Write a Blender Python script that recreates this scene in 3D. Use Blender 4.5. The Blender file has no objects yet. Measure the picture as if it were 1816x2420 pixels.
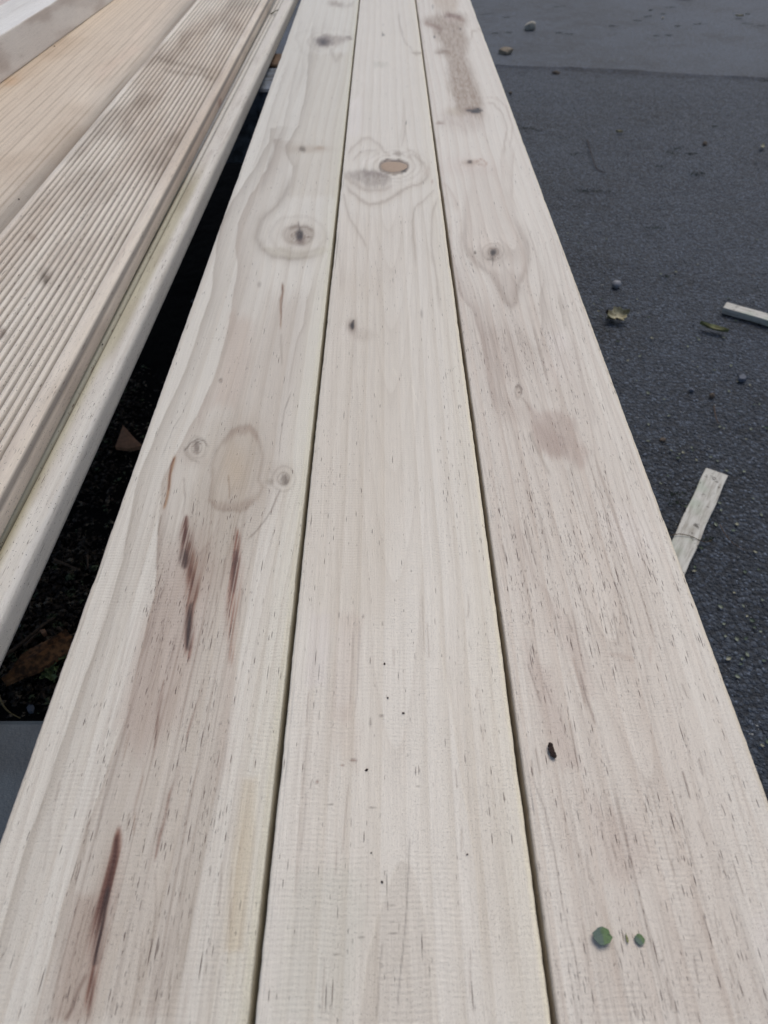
import bpy, math, random
import numpy as np
from mathutils import Vector, Matrix

random.seed(7)
rng = np.random.default_rng(7)
S = bpy.context.scene
COL = S.collection

# ------------------------------------------------------------------ camera
F = 1750.0                       # focal length of the 1816 x 2420 photograph in its own pixels
TH = math.atan(1757.0 / F)       # pitch below the horizon
ZB = 0.38                        # height of the smooth boards' top faces above the asphalt
ZC = ZB + 0.27                   # height of the lens
cam = bpy.data.cameras.new('camera')
cam_o = bpy.data.objects.new('camera', cam)
COL.objects.link(cam_o)
cam_o.location = (0, 0, ZC)
cam_o.rotation_euler = (math.pi / 2 - TH, 0, 0)
cam.sensor_fit = 'VERTICAL'
cam.sensor_height = 24.0
cam.lens = 24.0 * F / 2420.0
cam.clip_start = 0.01
cam.clip_end = 400
cam.dof.use_dof = True
cam.dof.focus_distance = 0.40
cam.dof.aperture_fstop = 12.0
S.camera = cam_o

# ------------------------------------------------------------------ light
SUN_EL, SUN_AZ = math.radians(60), math.radians(28)     # azimuth clockwise from +Y
w = bpy.data.worlds.new('World'); S.world = w; w.use_nodes = True
nt = w.node_tree; nt.nodes.clear()
sky = nt.nodes.new('ShaderNodeTexSky'); sky.sky_type = 'NISHITA'; sky.sun_disc = False
sky.sun_elevation = SUN_EL; sky.sun_rotation = SUN_AZ
sky.dust_density = 3.0; sky.air_density = 1.0; sky.ozone_density = 1.0
bg = nt.nodes.new('ShaderNodeBackground'); bg.inputs[1].default_value = 0.10
out = nt.nodes.new('ShaderNodeOutputWorld')
nt.links.new(sky.outputs[0], bg.inputs[0]); nt.links.new(bg.outputs[0], out.inputs[0])
sun = bpy.data.lights.new('sun', 'SUN'); sun.energy = 1.3; sun.angle = math.radians(40)
sun.color = (1.0, 0.94, 0.86)
sun_o = bpy.data.objects.new('sun', sun); COL.objects.link(sun_o)
d = Vector((math.sin(SUN_AZ) * math.cos(SUN_EL), math.cos(SUN_AZ) * math.cos(SUN_EL), math.sin(SUN_EL)))
sun_o.rotation_euler = d.to_track_quat('Z', 'Y').to_euler()
S.view_settings.view_transform = 'Standard'; S.view_settings.look = 'None'
S.view_settings.gamma = 1; S.view_settings.use_curve_mapping = False
S.view_settings.exposure = 0.12

# ------------------------------------------------------------------ helpers
CT, ST = math.cos(TH), math.sin(TH)
def at(px, py, z):
    """photo pixel -> point of the place on the horizontal plane at height z"""
    a, b = (px - 908.0) / F, (py - 1210.0) / F
    dx, dy, dz = a, CT - b * ST, -ST - b * CT
    t = (z - ZC) / dz
    return Vector((dx * t, dy * t, z))
def depth_px(p):
    return F / (p[1] * CT + (ZC - p[2]) * ST)            # photo pixels per metre at that point

def srgb(r, g, b):
    def f(c):
        c /= 255.0
        return c / 12.92 if c <= 0.04045 else ((c + 0.055) / 1.055) ** 2.4
    return np.array([f(r), f(g), f(b)])

def _h(ix, iy, seed):
    n = (ix.astype(np.int64) * 374761393 + iy.astype(np.int64) * 668265263 + seed * 974634777) & 0xffffffff
    n = ((n ^ (n >> 13)) * 1274126177) & 0xffffffff
    n = (n ^ (n >> 16)) & 0xffffff
    return n / float(0xffffff)
def vn(x, y, seed=0):
    x, y = np.broadcast_arrays(np.asarray(x, float), np.asarray(y, float))
    ix, iy = np.floor(x), np.floor(y); fx, fy = x - ix, y - iy
    fx = fx * fx * (3 - 2 * fx); fy = fy * fy * (3 - 2 * fy)
    a = _h(ix, iy, seed); b = _h(ix + 1, iy, seed); c = _h(ix, iy + 1, seed); e = _h(ix + 1, iy + 1, seed)
    return (a + (b - a) * fx) * (1 - fy) + (c + (e - c) * fx) * fy
def fbm(x, y, seed=0, o=4):
    s, a, t = 0, 1.0, 0
    for k in range(o):
        s = s + a * vn(x * 2 ** k, y * 2 ** k, seed + 17 * k); t += a; a *= 0.5
    return s / t * 2 - 1
def sst(a, b, x):
    t = np.clip((x - a) / (b - a), 0, 1)
    return t * t * (3 - 2 * t)

def link(name, me, mat=None, parent=None, **props):
    o = bpy.data.objects.new(name, me); COL.objects.link(o)
    if mat and me is not None: me.materials.append(mat) if not me.materials else None
    if parent: o.parent = parent
    for k, v in props.items(): o[k] = v
    return o
def tag(o, label=None, category=None, group=None, kind=None):
    if label: o['label'] = label
    if category: o['category'] = category
    if group: o['group'] = group
    if kind: o['kind'] = kind
    return o
def mesh(name, v, f, smooth=True):
    me = bpy.data.meshes.new(name); me.from_pydata([tuple(p) for p in v], [], f); me.update()
    if smooth: me.polygons.foreach_set('use_smooth', [True] * len(me.polygons))
    return me
def np_grid(name, P, closed_u=False, caps=False, smooth=True):
    """P: rows x cols x 3 -> quad mesh"""
    R, Cc, _ = P.shape
    me = bpy.data.meshes.new(name)
    me.vertices.add(R * Cc); me.vertices.foreach_set('co', P.reshape(-1).astype(np.float32))
    i = np.arange(R - 1)[:, None] * Cc
    j = np.arange(Cc if closed_u else Cc - 1)[None, :]
    j2 = (j + 1) % Cc
    q = np.stack([i + j, i + j2, i + Cc + j2, i + Cc + j], -1).reshape(-1, 4)
    loops = q.reshape(-1).tolist(); starts = list(range(0, len(loops), 4)); tot = [4] * len(starts)
    if caps:
        a = list(range(Cc))[::-1]; b = [(R - 1) * Cc + k for k in range(Cc)]
        starts.append(len(loops)); tot.append(Cc); loops += a
        starts.append(len(loops)); tot.append(Cc); loops += b
    me.loops.add(len(loops)); me.loops.foreach_set('vertex_index', loops)
    me.polygons.add(len(starts)); me.polygons.foreach_set('loop_start', starts)
    try: me.polygons.foreach_set('loop_total', tot)
    except Exception: pass
    me.update(calc_edges=True); me.validate()
    sm = [smooth] * len(me.polygons)
    if caps: sm[-1] = sm[-2] = False
    me.polygons.foreach_set('use_smooth', sm)
    return me

# ------------------------------------------------------------------ materials
class NT:
    def __init__(s, name):
        s.m = bpy.data.materials.new(name); s.m.use_nodes = True
        s.t = s.m.node_tree; s.b = s.t.nodes['Principled BSDF']
    def n(s, typ, **kw):
        x = s.t.nodes.new('ShaderNode' + typ)
        for k, v in kw.items(): setattr(x, k, v)
        return x
    def l(s, a, b): s.t.links.new(a, b)
    def val(s, sock, v):
        if hasattr(v, 'is_output') or isinstance(v, bpy.types.NodeSocket): s.l(v, sock)
        else: sock.default_value = v
    def math(s, op, a, b=0.0, c=0.0, clamp=False):
        x = s.n('Math', operation=op); x.use_clamp = clamp
        s.val(x.inputs[0], a); s.val(x.inputs[1], b)
        if op in ('MULTIPLY_ADD',): s.val(x.inputs[2], c)
        return x.outputs[0]
    def noise(s, vec, scale=1.0, detail=2.0, rough=0.5, dist=0.0):
        x = s.n('TexNoise'); s.l(vec, x.inputs['Vector'])
        x.inputs['Scale'].default_value = scale; x.inputs['Detail'].default_value = detail
        x.inputs['Roughness'].default_value = rough; x.inputs['Distortion'].default_value = dist
        return x.outputs[0]
    def ramp(s, v, a, b, lo=0.0, hi=1.0):
        x = s.n('MapRange', interpolation_type='SMOOTHSTEP'); s.l(v, x.inputs[0])
        x.inputs[1].default_value = a; x.inputs[2].default_value = b
        x.inputs[3].default_value = lo; x.inputs[4].default_value = hi
        return x.outputs[0]
    def xyz(s, a, b, c=0.0):
        x = s.n('CombineXYZ'); s.val(x.inputs[0], a); s.val(x.inputs[1], b); s.val(x.inputs[2], c)
        return x.outputs[0]
    def mix(s, f, a, b, typ='MIX'):
        x = s.n('Mix', data_type='RGBA', blend_type=typ)
        s.val(x.inputs[0], f); s.val(x.inputs[6], a); s.val(x.inputs[7], b)
        return x.outputs[2]
    def bump(s, h, dist, strength=1.0):
        x = s.n('Bump'); x.inputs['Strength'].default_value = strength; x.inputs['Distance'].default_value = dist
        s.l(h, x.inputs['Height']); s.l(x.outputs[0], s.b.inputs['Normal'])

def wood_material(name, ripple=1.0, speck=1.0, dash=1.0, fibre=1.0, bump=0.00027, rough=0.43, blackspeck=0.0, seed=0.0):
    """colour comes from the painted 'col' attribute; 'grain' = (across mm, along mm, dash density)"""
    m = NT(name)
    col = m.n('Attribute', attribute_name='col').outputs[0]
    g = m.n('Attribute', attribute_name='grain').outputs[1]
    sp = m.n('SeparateXYZ'); m.l(g, sp.inputs[0]); gu, gv, dn = sp.outputs
    fib = m.noise(m.xyz(m.math('MULTIPLY', gu, 1.1), m.math('MULTIPLY', gv, 0.018), seed), 1.0, 4.0, 0.6)
    fib2 = m.noise(m.xyz(m.math('MULTIPLY', gu, 3.2), m.math('MULTIPLY', gv, 0.09), seed + 3), 1.0, 2.0, 0.5)
    sand = m.noise(m.xyz(m.math('MULTIPLY', gu, 2.2), m.math('MULTIPLY', gv, 1.5), seed), 1.0, 3.0, 0.75)
    blot = m.noise(m.xyz(m.math('MULTIPLY', gu, 0.05), m.math('MULTIPLY', gv, 0.03), seed + 9), 1.0, 2.0, 0.5)
    # fine fibre shading
    f = m.math('MULTIPLY_ADD', m.math('SUBTRACT', fib, 0.5), 0.22 * fibre, 1.0)
    f = m.math('MULTIPLY_ADD', m.math('SUBTRACT', fib2, 0.5), 0.14 * fibre, f)
    # sandy specks, stronger in blotches
    sk = m.ramp(sand, 0.53, 0.70)
    skm = m.ramp(blot, 0.40, 0.62, 0.35, 1.0)
    f = m.math('SUBTRACT', f, m.math('MULTIPLY', m.math('MULTIPLY', sk, skm), 0.30 * speck))
    # planer ripples across the board
    wob = m.noise(m.xyz(m.math('MULTIPLY', gu, 0.05), m.math('MULTIPLY', gv, 0.01), seed + 5), 1.0, 1.0, 0.5)
    ph = m.math('MULTIPLY_ADD', gv, 2 * math.pi / 1.85, m.math('MULTIPLY', wob, 14.0))
    rp = m.math('SINE', ph)
    rmod = m.ramp(m.noise(m.xyz(m.math('MULTIPLY', gu, 0.035), m.math('MULTIPLY', gv, 0.02), seed + 21), 1.0, 2.0, 0.5), 0.38, 0.62)
    rj = m.ramp(m.noise(m.xyz(m.math('MULTIPLY', gu, 0.35), m.math('MULTIPLY', gv, 0.5), seed + 23), 1.0, 2.0, 0.5), 0.3, 0.6)
    rp = m.math('MULTIPLY', m.math('MULTIPLY', rp, rmod), rj)
    f = m.math('MULTIPLY_ADD', rp, 0.020 * ripple, f)
    c = m.n('VectorMath', operation='SCALE'); m.l(col, c.inputs[0]); m.l(f, c.inputs['Scale']); cur = c.outputs[0]
    clu = m.noise(m.xyz(m.math('MULTIPLY', gu, 0.22), m.math('MULTIPLY', gv, 0.012), seed + 31), 1.0, 3.0, 0.6)
    dn = m.math('MULTIPLY', dn, m.ramp(clu, 0.42, 0.62, 0.12, 1.7))
    # dark dashes (resin canals): stretched cells
    hs = []
    for k, (su, sv, r0, st) in enumerate(((1.2, 15.0, 0.17, 0.95), (1.9, 42.0, 0.13, 0.9), (0.8, 6.0, 0.20, 0.7))):
        vo = m.n('TexVoronoi', feature='F1', voronoi_dimensions='2D'); vo.inputs['Randomness'].default_value = 1.0
        vo.inputs['Scale'].default_value = 1.0
        m.l(m.xyz(m.math('MULTIPLY_ADD', gu, 1.0 / su, 31.7 * k + seed), m.math('MULTIPLY_ADD', gv, 1.0 / sv, 7.3 * k)), vo.inputs['Vector'])
        cs = m.n('SeparateColor'); m.l(vo.outputs['Color'], cs.inputs[0])
        gate = m.math('GREATER_THAN', m.math('MULTIPLY', dn, 0.62 if k != 1 else 0.4), cs.outputs[0])
        dk = m.ramp(vo.outputs['Distance'], r0, r0 * 0.35)
        dk = m.math('MULTIPLY', m.math('MULTIPLY', dk, gate), m.math('MULTIPLY_ADD', cs.outputs[1], 0.65, 0.35))
        dk = m.math('MULTIPLY', dk, st * dash * 1.15, clamp=True); hs.append(dk)
        cur = m.mix(dk, cur, (0.10, 0.062, 0.048, 1))
    if blackspeck:
        vo = m.n('TexVoronoi', feature='F1', voronoi_dimensions='2D'); vo.inputs['Scale'].default_value = 1.0
        m.l(m.xyz(m.math('MULTIPLY', gu, 0.55), m.math('MULTIPLY', gv, 0.4)), vo.inputs['Vector'])
        cs = m.n('SeparateColor'); m.l(vo.outputs['Color'], cs.inputs[0])
        gate = m.math('LESS_THAN', cs.outputs[0], 0.22 * blackspeck)
        bs = m.math('MULTIPLY', m.math('MULTIPLY', m.ramp(vo.outputs['Distance'], 0.16, 0.08), gate), 0.8)
        cur = m.mix(bs, cur, (0.05, 0.045, 0.04, 1))
    m.l(cur, m.b.inputs['Base Color'])
    m.b.inputs['Roughness'].default_value = rough
    m.b.inputs['Specular IOR Level'].default_value = 0.5
    h = m.math('MULTIPLY_ADD', rp, 0.11 * ripple, m.math('MULTIPLY', fib2, 0.5))
    h = m.math('SUBTRACT', h, m.math('MULTIPLY', sk, 0.25 * speck))
    for x in hs: h = m.math('SUBTRACT', h, m.math('MULTIPLY', x, 0.5))
    m.bump(h, bump, 1.0)
    return m.m

def simple(name, col, rough=0.8, var=0.25, scale=60.0, bump=0.0, col2=None, spec=0.4, detail=4.0):
    m = NT(name)
    tc = m.n('TexCoord').outputs['Object']
    nz = m.noise(tc, scale, detail, 0.6)
    c2 = col2 if col2 is not None else [c * (1 - var) for c in col]
    cc = m.mix(m.ramp(nz, 0.35, 0.65), (*col, 1), (*c2, 1))
    m.l(cc, m.b.inputs['Base Color']); m.b.inputs['Roughness'].default_value = rough
    m.b.inputs['Specular IOR Level'].default_value = spec
    if bump: m.bump(nz, bump)
    return m.m

# ------------------------------------------------------------------ the wood painter
class Paint:
    """colours a board's vertices. u, v in metres on the board; features were traced from the photograph
    and laid onto the board surface through the tracing coordinates Q (photo pixels, unrolled to the board)"""
    def __init__(s, U, V, X, Y, Z, base):
        s.U, s.V = U, V
        dep = Y * CT + (ZC - Z) * ST
        ok = dep > 0.02; dd = np.where(ok, dep, 1)
        s.QX = np.where(ok, 908 + F * X / dd, -9e3)
        s.QY = np.where(ok, 1210 + F * ((ZC - Z) * CT - Y * ST) / dd, 9e3)
        wx = fbm(U * 300, V * 40, 91, 3); wy = fbm(U * 120, V * 60, 92, 3)
        s.QX = s.QX + wx * 3.0 + .6 * fbm(U * 1100, V * 14, 93, 2); s.QY = s.QY + wy * 5
        s.JY = 20 * fbm(U * 800, V * 6, 94, 2) + 8 * fbm(U * 2200, V * 9, 95, 1)
        s.C = np.broadcast_to(np.array(base, float), U.shape + (3,)).copy()
        s.G = U * 1000.0; s.DN = np.full(U.shape, 0.25)
        s.org = (0, 0, 1); s.sat = .62; s.con = 1.2
    def frame(s, ox, oy, sc): s.org = (ox, oy, sc)       # later points are given in an enlarged crop of the photograph
    def p(s, pts):
        ox, oy, sc = s.org
        return [(ox + a / sc, oy + b / sc) for a, b in pts]
    def dist(s, pts):
        xs = [q[0] for q in pts]; ys = [q[1] for q in pts]
        D = np.full(s.QX.shape, 1e9); T = np.zeros(s.QX.shape)
        M = (s.QX > min(xs) - 90) & (s.QX < max(xs) + 90) & (s.QY > min(ys) - 90) & (s.QY < max(ys) + 90)
        x, y = s.QX[M], s.QY[M]; dm = np.full(x.shape, 1e9); tm = np.zeros(x.shape); n = len(pts) - 1
        for k in range(n):
            ax, ay = pts[k]; bx, by = pts[k + 1]; ex, ey = bx - ax, by - ay
            t = np.clip(((x - ax) * ex + (y - ay) * ey) / (ex * ex + ey * ey + 1e-9), 0, 1)
            dd = np.hypot(x - ax - t * ex, y - ay - t * ey)
            b = dd < dm; dm = np.where(b, dd, dm); tm = np.where(b, (k + t) / n, tm)
        D[M] = dm; T[M] = tm
        return D, T
    def tint(s, mask, rgb, st=1.0):
        k = (np.clip(mask, 0, 1) * st)[..., None]
        c = np.array(rgb, float); lum = c @ np.array([.3, .59, .11]); c = lum + (c - lum) * s.sat; c = np.where(c < 1, c ** s.con, c)
        s.C = s.C * (1 - k) + s.C * c * k
    def paint(s, mask, rgb, st=1.0):
        k = (np.clip(mask, 0, 1) * st)[..., None]
        s.C = s.C * (1 - k) + np.array(rgb) * k
    def line(s, pts, w, rgb, st=1.0, taper=True, fade_noise=0.0):
        P = s.p(pts); D, T = s.dist(P)
        m = np.exp(-(D / w) ** 2)
        if taper: m = m * sst(0, 0.12, T) * sst(1, 0.85, T)
        if fade_noise: m = m * (1 - fade_noise * (0.5 + 0.5 * fbm(s.U * 900, s.V * 30, 44, 2)))
        s.tint(m, rgb, st)
    def edge(s, pts, fade, side, rgb, st=1.0, sharp=1.6, ends=True):
        P = s.p(pts); ys = np.array([q[1] for q in P]); xs = np.array([q[0] for q in P])
        o = np.argsort(ys); ys, xs = ys[o], xs[o]
        d = (s.QX - np.interp(s.QY, ys, xs)) * side
        m = np.where(d > 0, np.exp(-d / fade), np.exp(-(d / sharp) ** 2))
        L = ys[-1] - ys[0]
        m = m * sst(ys[0] - 5, ys[0] + 0.25 * L, s.QY) * sst(ys[-1] + 5, ys[-1] - 0.25 * L, s.QY) if ends else m * (s.QY > ys[0] - 30)
        s.tint(m, rgb, st)
    def poly(s, pts, soft, rgb, st=1.0, noise=0.0, rim=None):
        P = s.p(pts); P = P + [P[0]]; soft = soft * .8
        keep = s.QY; s.QY = s.QY + s.JY * min(1.0, soft / 30.0)          # stain edges run out along the fibres
        D, _ = s.dist(P)
        ins = np.zeros(s.QX.shape, bool)
        for k in range(len(P) - 1):
            (ax, ay), (bx, by) = P[k], P[k + 1]
            if ay == by: continue
            c = ((ay > s.QY) != (by > s.QY)) & (s.QX < (bx - ax) * (s.QY - ay) / (by - ay) + ax)
            ins ^= c
        sd = np.where(ins, D, -D); s.QY = keep
        m = sst(-soft, soft, sd)
        if noise: m = m * np.clip(1 - noise * (0.5 + 0.9 * fbm(s.U * 500, s.V * 160, 61, 4)), 0, 1)
        s.tint(m, rgb, st)
        if rim: s.tint(np.exp(-(sd / rim[0]) ** 2), rim[1], rim[2])
    def ell(s, cx, cy, rx, ry, soft, rgb, st=1.0, noise=0.0):
        (x, y), = s.p([(cx, cy)]); k = s.org[2]
        r = np.hypot((s.QX - x) / (rx / k), (s.QY - y) / (ry / k))
        m = sst(1 + soft, 1 - soft, r)
        if noise: m = m * np.clip(1 - noise * (0.5 + 0.9 * fbm(s.U * 700, s.V * 250, 63, 3)), 0, 1)
        s.tint(m, rgb, st)
    def rings(s, cx, cy, rx, ry, n, rgb, st, r0=1.0, r1=3.0):
        """growth rings flowing round a knot"""
        (x, y), = s.p([(cx, cy)]); k = s.org[2]
        r = np.hypot((s.QX - x) / (rx / k), (s.QY - y) / (ry / k)) + 0.10 * fbm(s.U * 90, s.V * 25, 77, 2)
        m = (0.5 + 0.5 * np.cos(r * 2 * math.pi * n)) ** 3 * sst(r0 * 0.8, r0, r) * sst(r1, r0, r)
        s.tint(m, rgb, st)
    def streak(s, pts, w, rgb, st=1.0, fib=.7):
        """resin streak: a bundle of fine fibres that swells and thins"""
        P = s.p(pts); D, T = s.dist(P)
        ww = w * (.35 + 1.1 * np.sin(np.pi * np.clip(T, 0, 1)) ** .8) * (1 + .35 * fbm(s.V * 60, s.U * 0 + w, 31, 3))
        m = np.exp(-(D / ww) ** 2) * sst(0, .06, T) * sst(1, .9, T)
        fb = .5 + .5 * fbm(s.G * 1.5, s.V * 22, 47, 2)
        keep, s.sat = s.sat, 1.25; s.tint(m * (1 - fib * sst(.35, .62, fb)), rgb, st); s.sat = keep
    def push(s, cx, cy, rx, ry, mm):
        """fibres pushed aside by a knot"""
        (x, y), = s.p([(cx, cy)]); k = s.org[2]
        dx = (s.QX - x) / (rx / k); dy = (s.QY - y) / (ry / k)
        s.G = s.G - mm * dx * np.exp(-(dx * dx + dy * dy))
    def dash(s, pts, soft, v):
        P = s.p(pts); P = P + [P[0]]
        D, _ = s.dist(P); ins = np.zeros(s.QX.shape, bool)
        for k in range(len(P) - 1):
            (ax, ay), (bx, by) = P[k], P[k + 1]
            if ay == by: continue
            ins ^= ((ay > s.QY) != (by > s.QY)) & (s.QX < (bx - ax) * (s.QY - ay) / (by - ay) + ax)
        m = sst(-soft, soft, np.where(ins, D, -D)); s.DN = s.DN * (1 - m) + v * m
    def arches(s, uc, per, k, seed, st, rgb, q0, q1, sgn=1, thin=.10):
        """cathedral figure: nested arches of growth lines round the centre line uc (m)"""
        um = (s.U - uc) * 1000 + 2.2 * fbm(s.V * 6, s.U * 0, seed, 3) + (s.G - s.U * 1000) * .8
        um = um + 1.2 * fbm(s.U * 90, s.V * 14, seed + 1, 3)
        f = s.V * 1000 - sgn * k * um * um / (1 + np.abs(um) / 60) + 26 * fbm(s.U * 30, s.V * 5, seed + 2, 3)
        t = f / per + .5 * fbm(f / (per * 3), s.U * 0, seed + 3, 2); fr = t - np.floor(t); fr = fr if sgn > 0 else 1 - fr
        amp = .35 + .65 * _h(np.floor(t), np.floor(t) * 0, seed + 4)
        m = (np.exp(-((1 - fr) / (thin * 3)) ** 1.0) * sst(1.0, .985, fr)) + .5 * np.exp(-(np.minimum(fr, 1 - fr) / .012) ** 2)
        win = sst(q0 - 80, q0 + 60, s.QY) * sst(q1 + 80, q1 - 60, s.QY)
        s.tint(m * amp * win, rgb, st)
        s.DN = s.DN * (1 + .8 * m * win * amp)
    def bands(s, seed, c1, c2, a=1.0, wid=9.0, wob=6.0):
        """straight growth bands from the warped across-grain coordinate"""
        g = s.G + wob * fbm(s.V * 1.6, s.U * 0 + seed, seed, 3) + 1.2 * fbm(s.V * 9, s.U * 60, seed + 4, 2)
        t = g / wid + 0.35 * fbm(g / 23.0, s.V * 0.8, seed + 1, 2)
        fr = t - np.floor(t)
        amp = _h(np.floor(t), np.floor(t) * 0, seed + 8)
        b = (fr ** 2.2) * sst(1.0, 0.93, fr) * (0.25 + 0.75 * amp)
        s.C = s.C * (1 - (b * a)[..., None]) + s.C * np.array(c1) * (b * a)[..., None]
        b2 = 0.5 + 0.5 * fbm(g / 26.0, s.V * 1.3, seed + 2, 3)
        s.C = s.C * (1 - (b2 * a * 0.8)[..., None]) + s.C * np.array(c2) * (b2 * a * 0.8)[..., None]
        fl = fbm(g / 1.1, s.V * 5.0, seed + 3, 2)
        s.C = s.C * (1 + 0.035 * a * fl)[..., None]

def board_frame(slope, vpx, ztop):
    """origin and yaw of a board edge that runs through the vanishing point (vpx, -547) with the given image slope"""
    yaw = math.atan((vpx - 908.0) / (F / CT))
    y = 900.0
    P = at(vpx + slope * (y + 547), y, ztop)
    dr = Vector((math.sin(yaw), math.cos(yaw), 0))
    return P - dr * (P.y / dr.y), yaw

def make_board(name, org, yaw, prof, ztop, base, painter, mat, rows=1100, phi=(-30, 83), cols_attr=None, bow=0.0):
    """prof: closed list of (u, z) going over the top from left to right and back underneath"""
    H = ZC - ztop
    ph = np.radians(np.linspace(phi[0], phi[1], rows)); V = H * np.tan(ph)
    pr = np.array(prof); n = len(pr)
    P = np.zeros((rows, n, 3)); P[..., 0] = pr[None, :, 0]; P[..., 1] = V[:, None]; P[..., 2] = pr[None, :, 1]
    P[..., 2] += 0
    wU_ = pr[:, 0].max(); edge = (np.minimum(pr[:, 0], wU_ - pr[:, 0]) < .0018) & (pr[:, 1] > -.0025)
    sgn = np.where(pr[:, 0] < wU_ / 2, 1.0, -1.0)
    sd = int(abs(org.x) * 9e4) % 997
    nick = np.maximum(0, fbm(V * 26, V * 0, sd, 3) - .25) * .0008 + .00012 * (1 + fbm(V * 260, V * 0, sd + 1, 2))
    P[..., 0] += (edge * sgn)[None, :] * nick[:, None]; P[..., 2] -= edge[None, :] * nick[:, None] * .6
    P[..., 0] += (sgn * (np.minimum(pr[:, 0], wU_ - pr[:, 0]) < .002))[None, :] * (.00022 * fbm(V * 3.1, V * 0, sd + 2, 3))[:, None]
    cy, sy = math.cos(-yaw), math.sin(-yaw)
    X = org.x + P[..., 0] * cy - P[..., 1] * sy; Y = org.y + P[..., 0] * sy + P[..., 1] * cy
    Z = ztop + P[..., 2]
    pt = Paint(P[..., 0], P[..., 1], X, Y, Z, base)
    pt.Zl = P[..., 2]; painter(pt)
    g_ = pt.G + 2.5 * fbm(P[..., 1] * 5, P[..., 0] * 0, 201, 2)          # fine dark growth threads where the grain is open
    th = sst(.66, .86, vn(g_ * 1.05, P[..., 1] * 7, 202)) * (.4 + .6 * sst(.4, .6, vn(g_ * .12, P[..., 1] * 3, 203)))
    pt.tint(th * np.clip(pt.DN * 1.7, .15, 1), (.70, .60, .55), .62)
    th = sst(.72, .90, vn(g_ * 1.3 + 50, P[..., 1] * 16, 204)); pt.tint(th * np.clip(pt.DN * 1.3, .1, 1), (.60, .50, .46), .5)
    li = sst(.80, .93, vn(g_ * 1.5 + 90, P[..., 1] * 5, 205)); pt.tint(li, (1.06, 1.06, 1.055), .6)
    me = np_grid(name, P, closed_u=True, caps=True)
    ca = me.attributes.new('col', 'FLOAT_COLOR', 'POINT')
    c4 = np.ones((rows * n, 4), np.float32); c4[:, :3] = np.clip(pt.C, 0.004, 0.9).reshape(-1, 3)
    ca.data.foreach_set('color', c4.reshape(-1))
    ga = me.attributes.new('grain', 'FLOAT_VECTOR', 'POINT')
    gv = np.stack([pt.G - P[..., 2] * 1000.0 * (np.abs(P[..., 2]) > 0.004), P[..., 1] * 1000, pt.DN], -1).astype(np.float32)
    ga.data.foreach_set('vector', gv.reshape(-1))
    o = link(name, me, mat); o.location = (org.x, org.y, ztop); o.rotation_euler = (0, 0, -yaw)
    return o

def rect_profile(w, t, r, n_top, seg=4, n_side=4, r_low=None):
    pts = []
    def arc(cx, cz, a0, a1):
        for k in range(seg + 1):
            a = math.radians(a0 + (a1 - a0) * k / seg); pts.append((cx + r * math.cos(a), cz + r * math.sin(a)))
    arc(r, -r, 180, 90)
    for k in range(1, n_top): pts.append((r + (w - 2 * r) * k / n_top, 0.0))
    arc(w - r, -r, 90, 0)
    for k in range(1, n_side): pts.append((w, -r - (t - 2 * r) * k / n_side))
    arc(w - r, -t + r, 0, -90)
    arc(r, -t + r, -90, -180)
    for k in range(1, n_side): pts.append((0, -t + r + (t - 2 * r) * k / n_side))
    return pts

# =================================================================== GROUND
def asphalt_material(name, base, stone, smooth=False):
    m = NT(name)
    tc = m.n('TexCoord').outputs['Object']
    big = m.noise(tc, 2.3, 4.0, 0.6); mid = m.noise(tc, 14.0, 4.0, 0.65); fine = m.noise(tc, 900.0, 3.0, 0.7)
    vo = m.n('TexVoronoi', feature='F1'); vo.inputs['Scale'].default_value = 190.0; m.l(tc, vo.inputs['Vector'])
    vo2 = m.n('TexVoronoi', feature='F1'); vo2.inputs['Scale'].default_value = 420.0; m.l(tc, vo2.inputs['Vector'])
    cs = m.n('SeparateColor'); m.l(vo.outputs['Color'], cs.inputs[0])
    cs2 = m.n('SeparateColor'); m.l(vo2.outputs['Color'], cs2.inputs[0])
    c = m.mix(m.ramp(mid, 0.36, 0.64), (*base, 1), (*[x * 0.62 for x in base], 1))
    c = m.mix(m.ramp(big, 0.40, 0.62, 0, 0.8), c, (*[x * 1.45 for x in base], 1))
    c = m.mix(m.math('MULTIPLY', m.math('GREATER_THAN', cs.outputs[0], 0.66), 0.6 if not smooth else 0.2), c, (*stone, 1))
    c = m.mix(m.math('MULTIPLY', m.math('LESS_THAN', cs2.outputs[0], 0.10), m.math('MULTIPLY', cs2.outputs[1], 0.75)), c, (*[x * 2.6 for x in stone], 1))
    c = m.mix(m.math('MULTIPLY', m.ramp(vo.outputs['Distance'], 0.45, 0.75), 0.6), c, (0.012, 0.013, 0.016, 1))
    m.l(c, m.b.inputs['Base Color'])
    m.l(m.ramp(fine, 0.3, 0.7, 0.55, 0.85), m.b.inputs['Roughness'])
    m.b.inputs['Specular IOR Level'].default_value = 0.5
    h = m.math('MULTIPLY_ADD', vo.outputs['Distance'], -1.0, m.math('MULTIPLY', cs.outputs[1], 0.5))
    h = m.math('MULTIPLY_ADD', fine, 0.35, h)
    h = m.math('MULTIPLY_ADD', vo2.outputs['Distance'], -0.4, h)
    m.bump(h, 0.0048 if not smooth else 0.0016, 1.0)
    return m.m
M_asph = asphalt_material('asphalt', (0.028, 0.037, 0.052), (0.076, 0.095, 0.128))
M_asph2 = asphalt_material('asphalt_patch', (0.036, 0.049, 0.070), (0.056, 0.074, 0.104), smooth=True)

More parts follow.
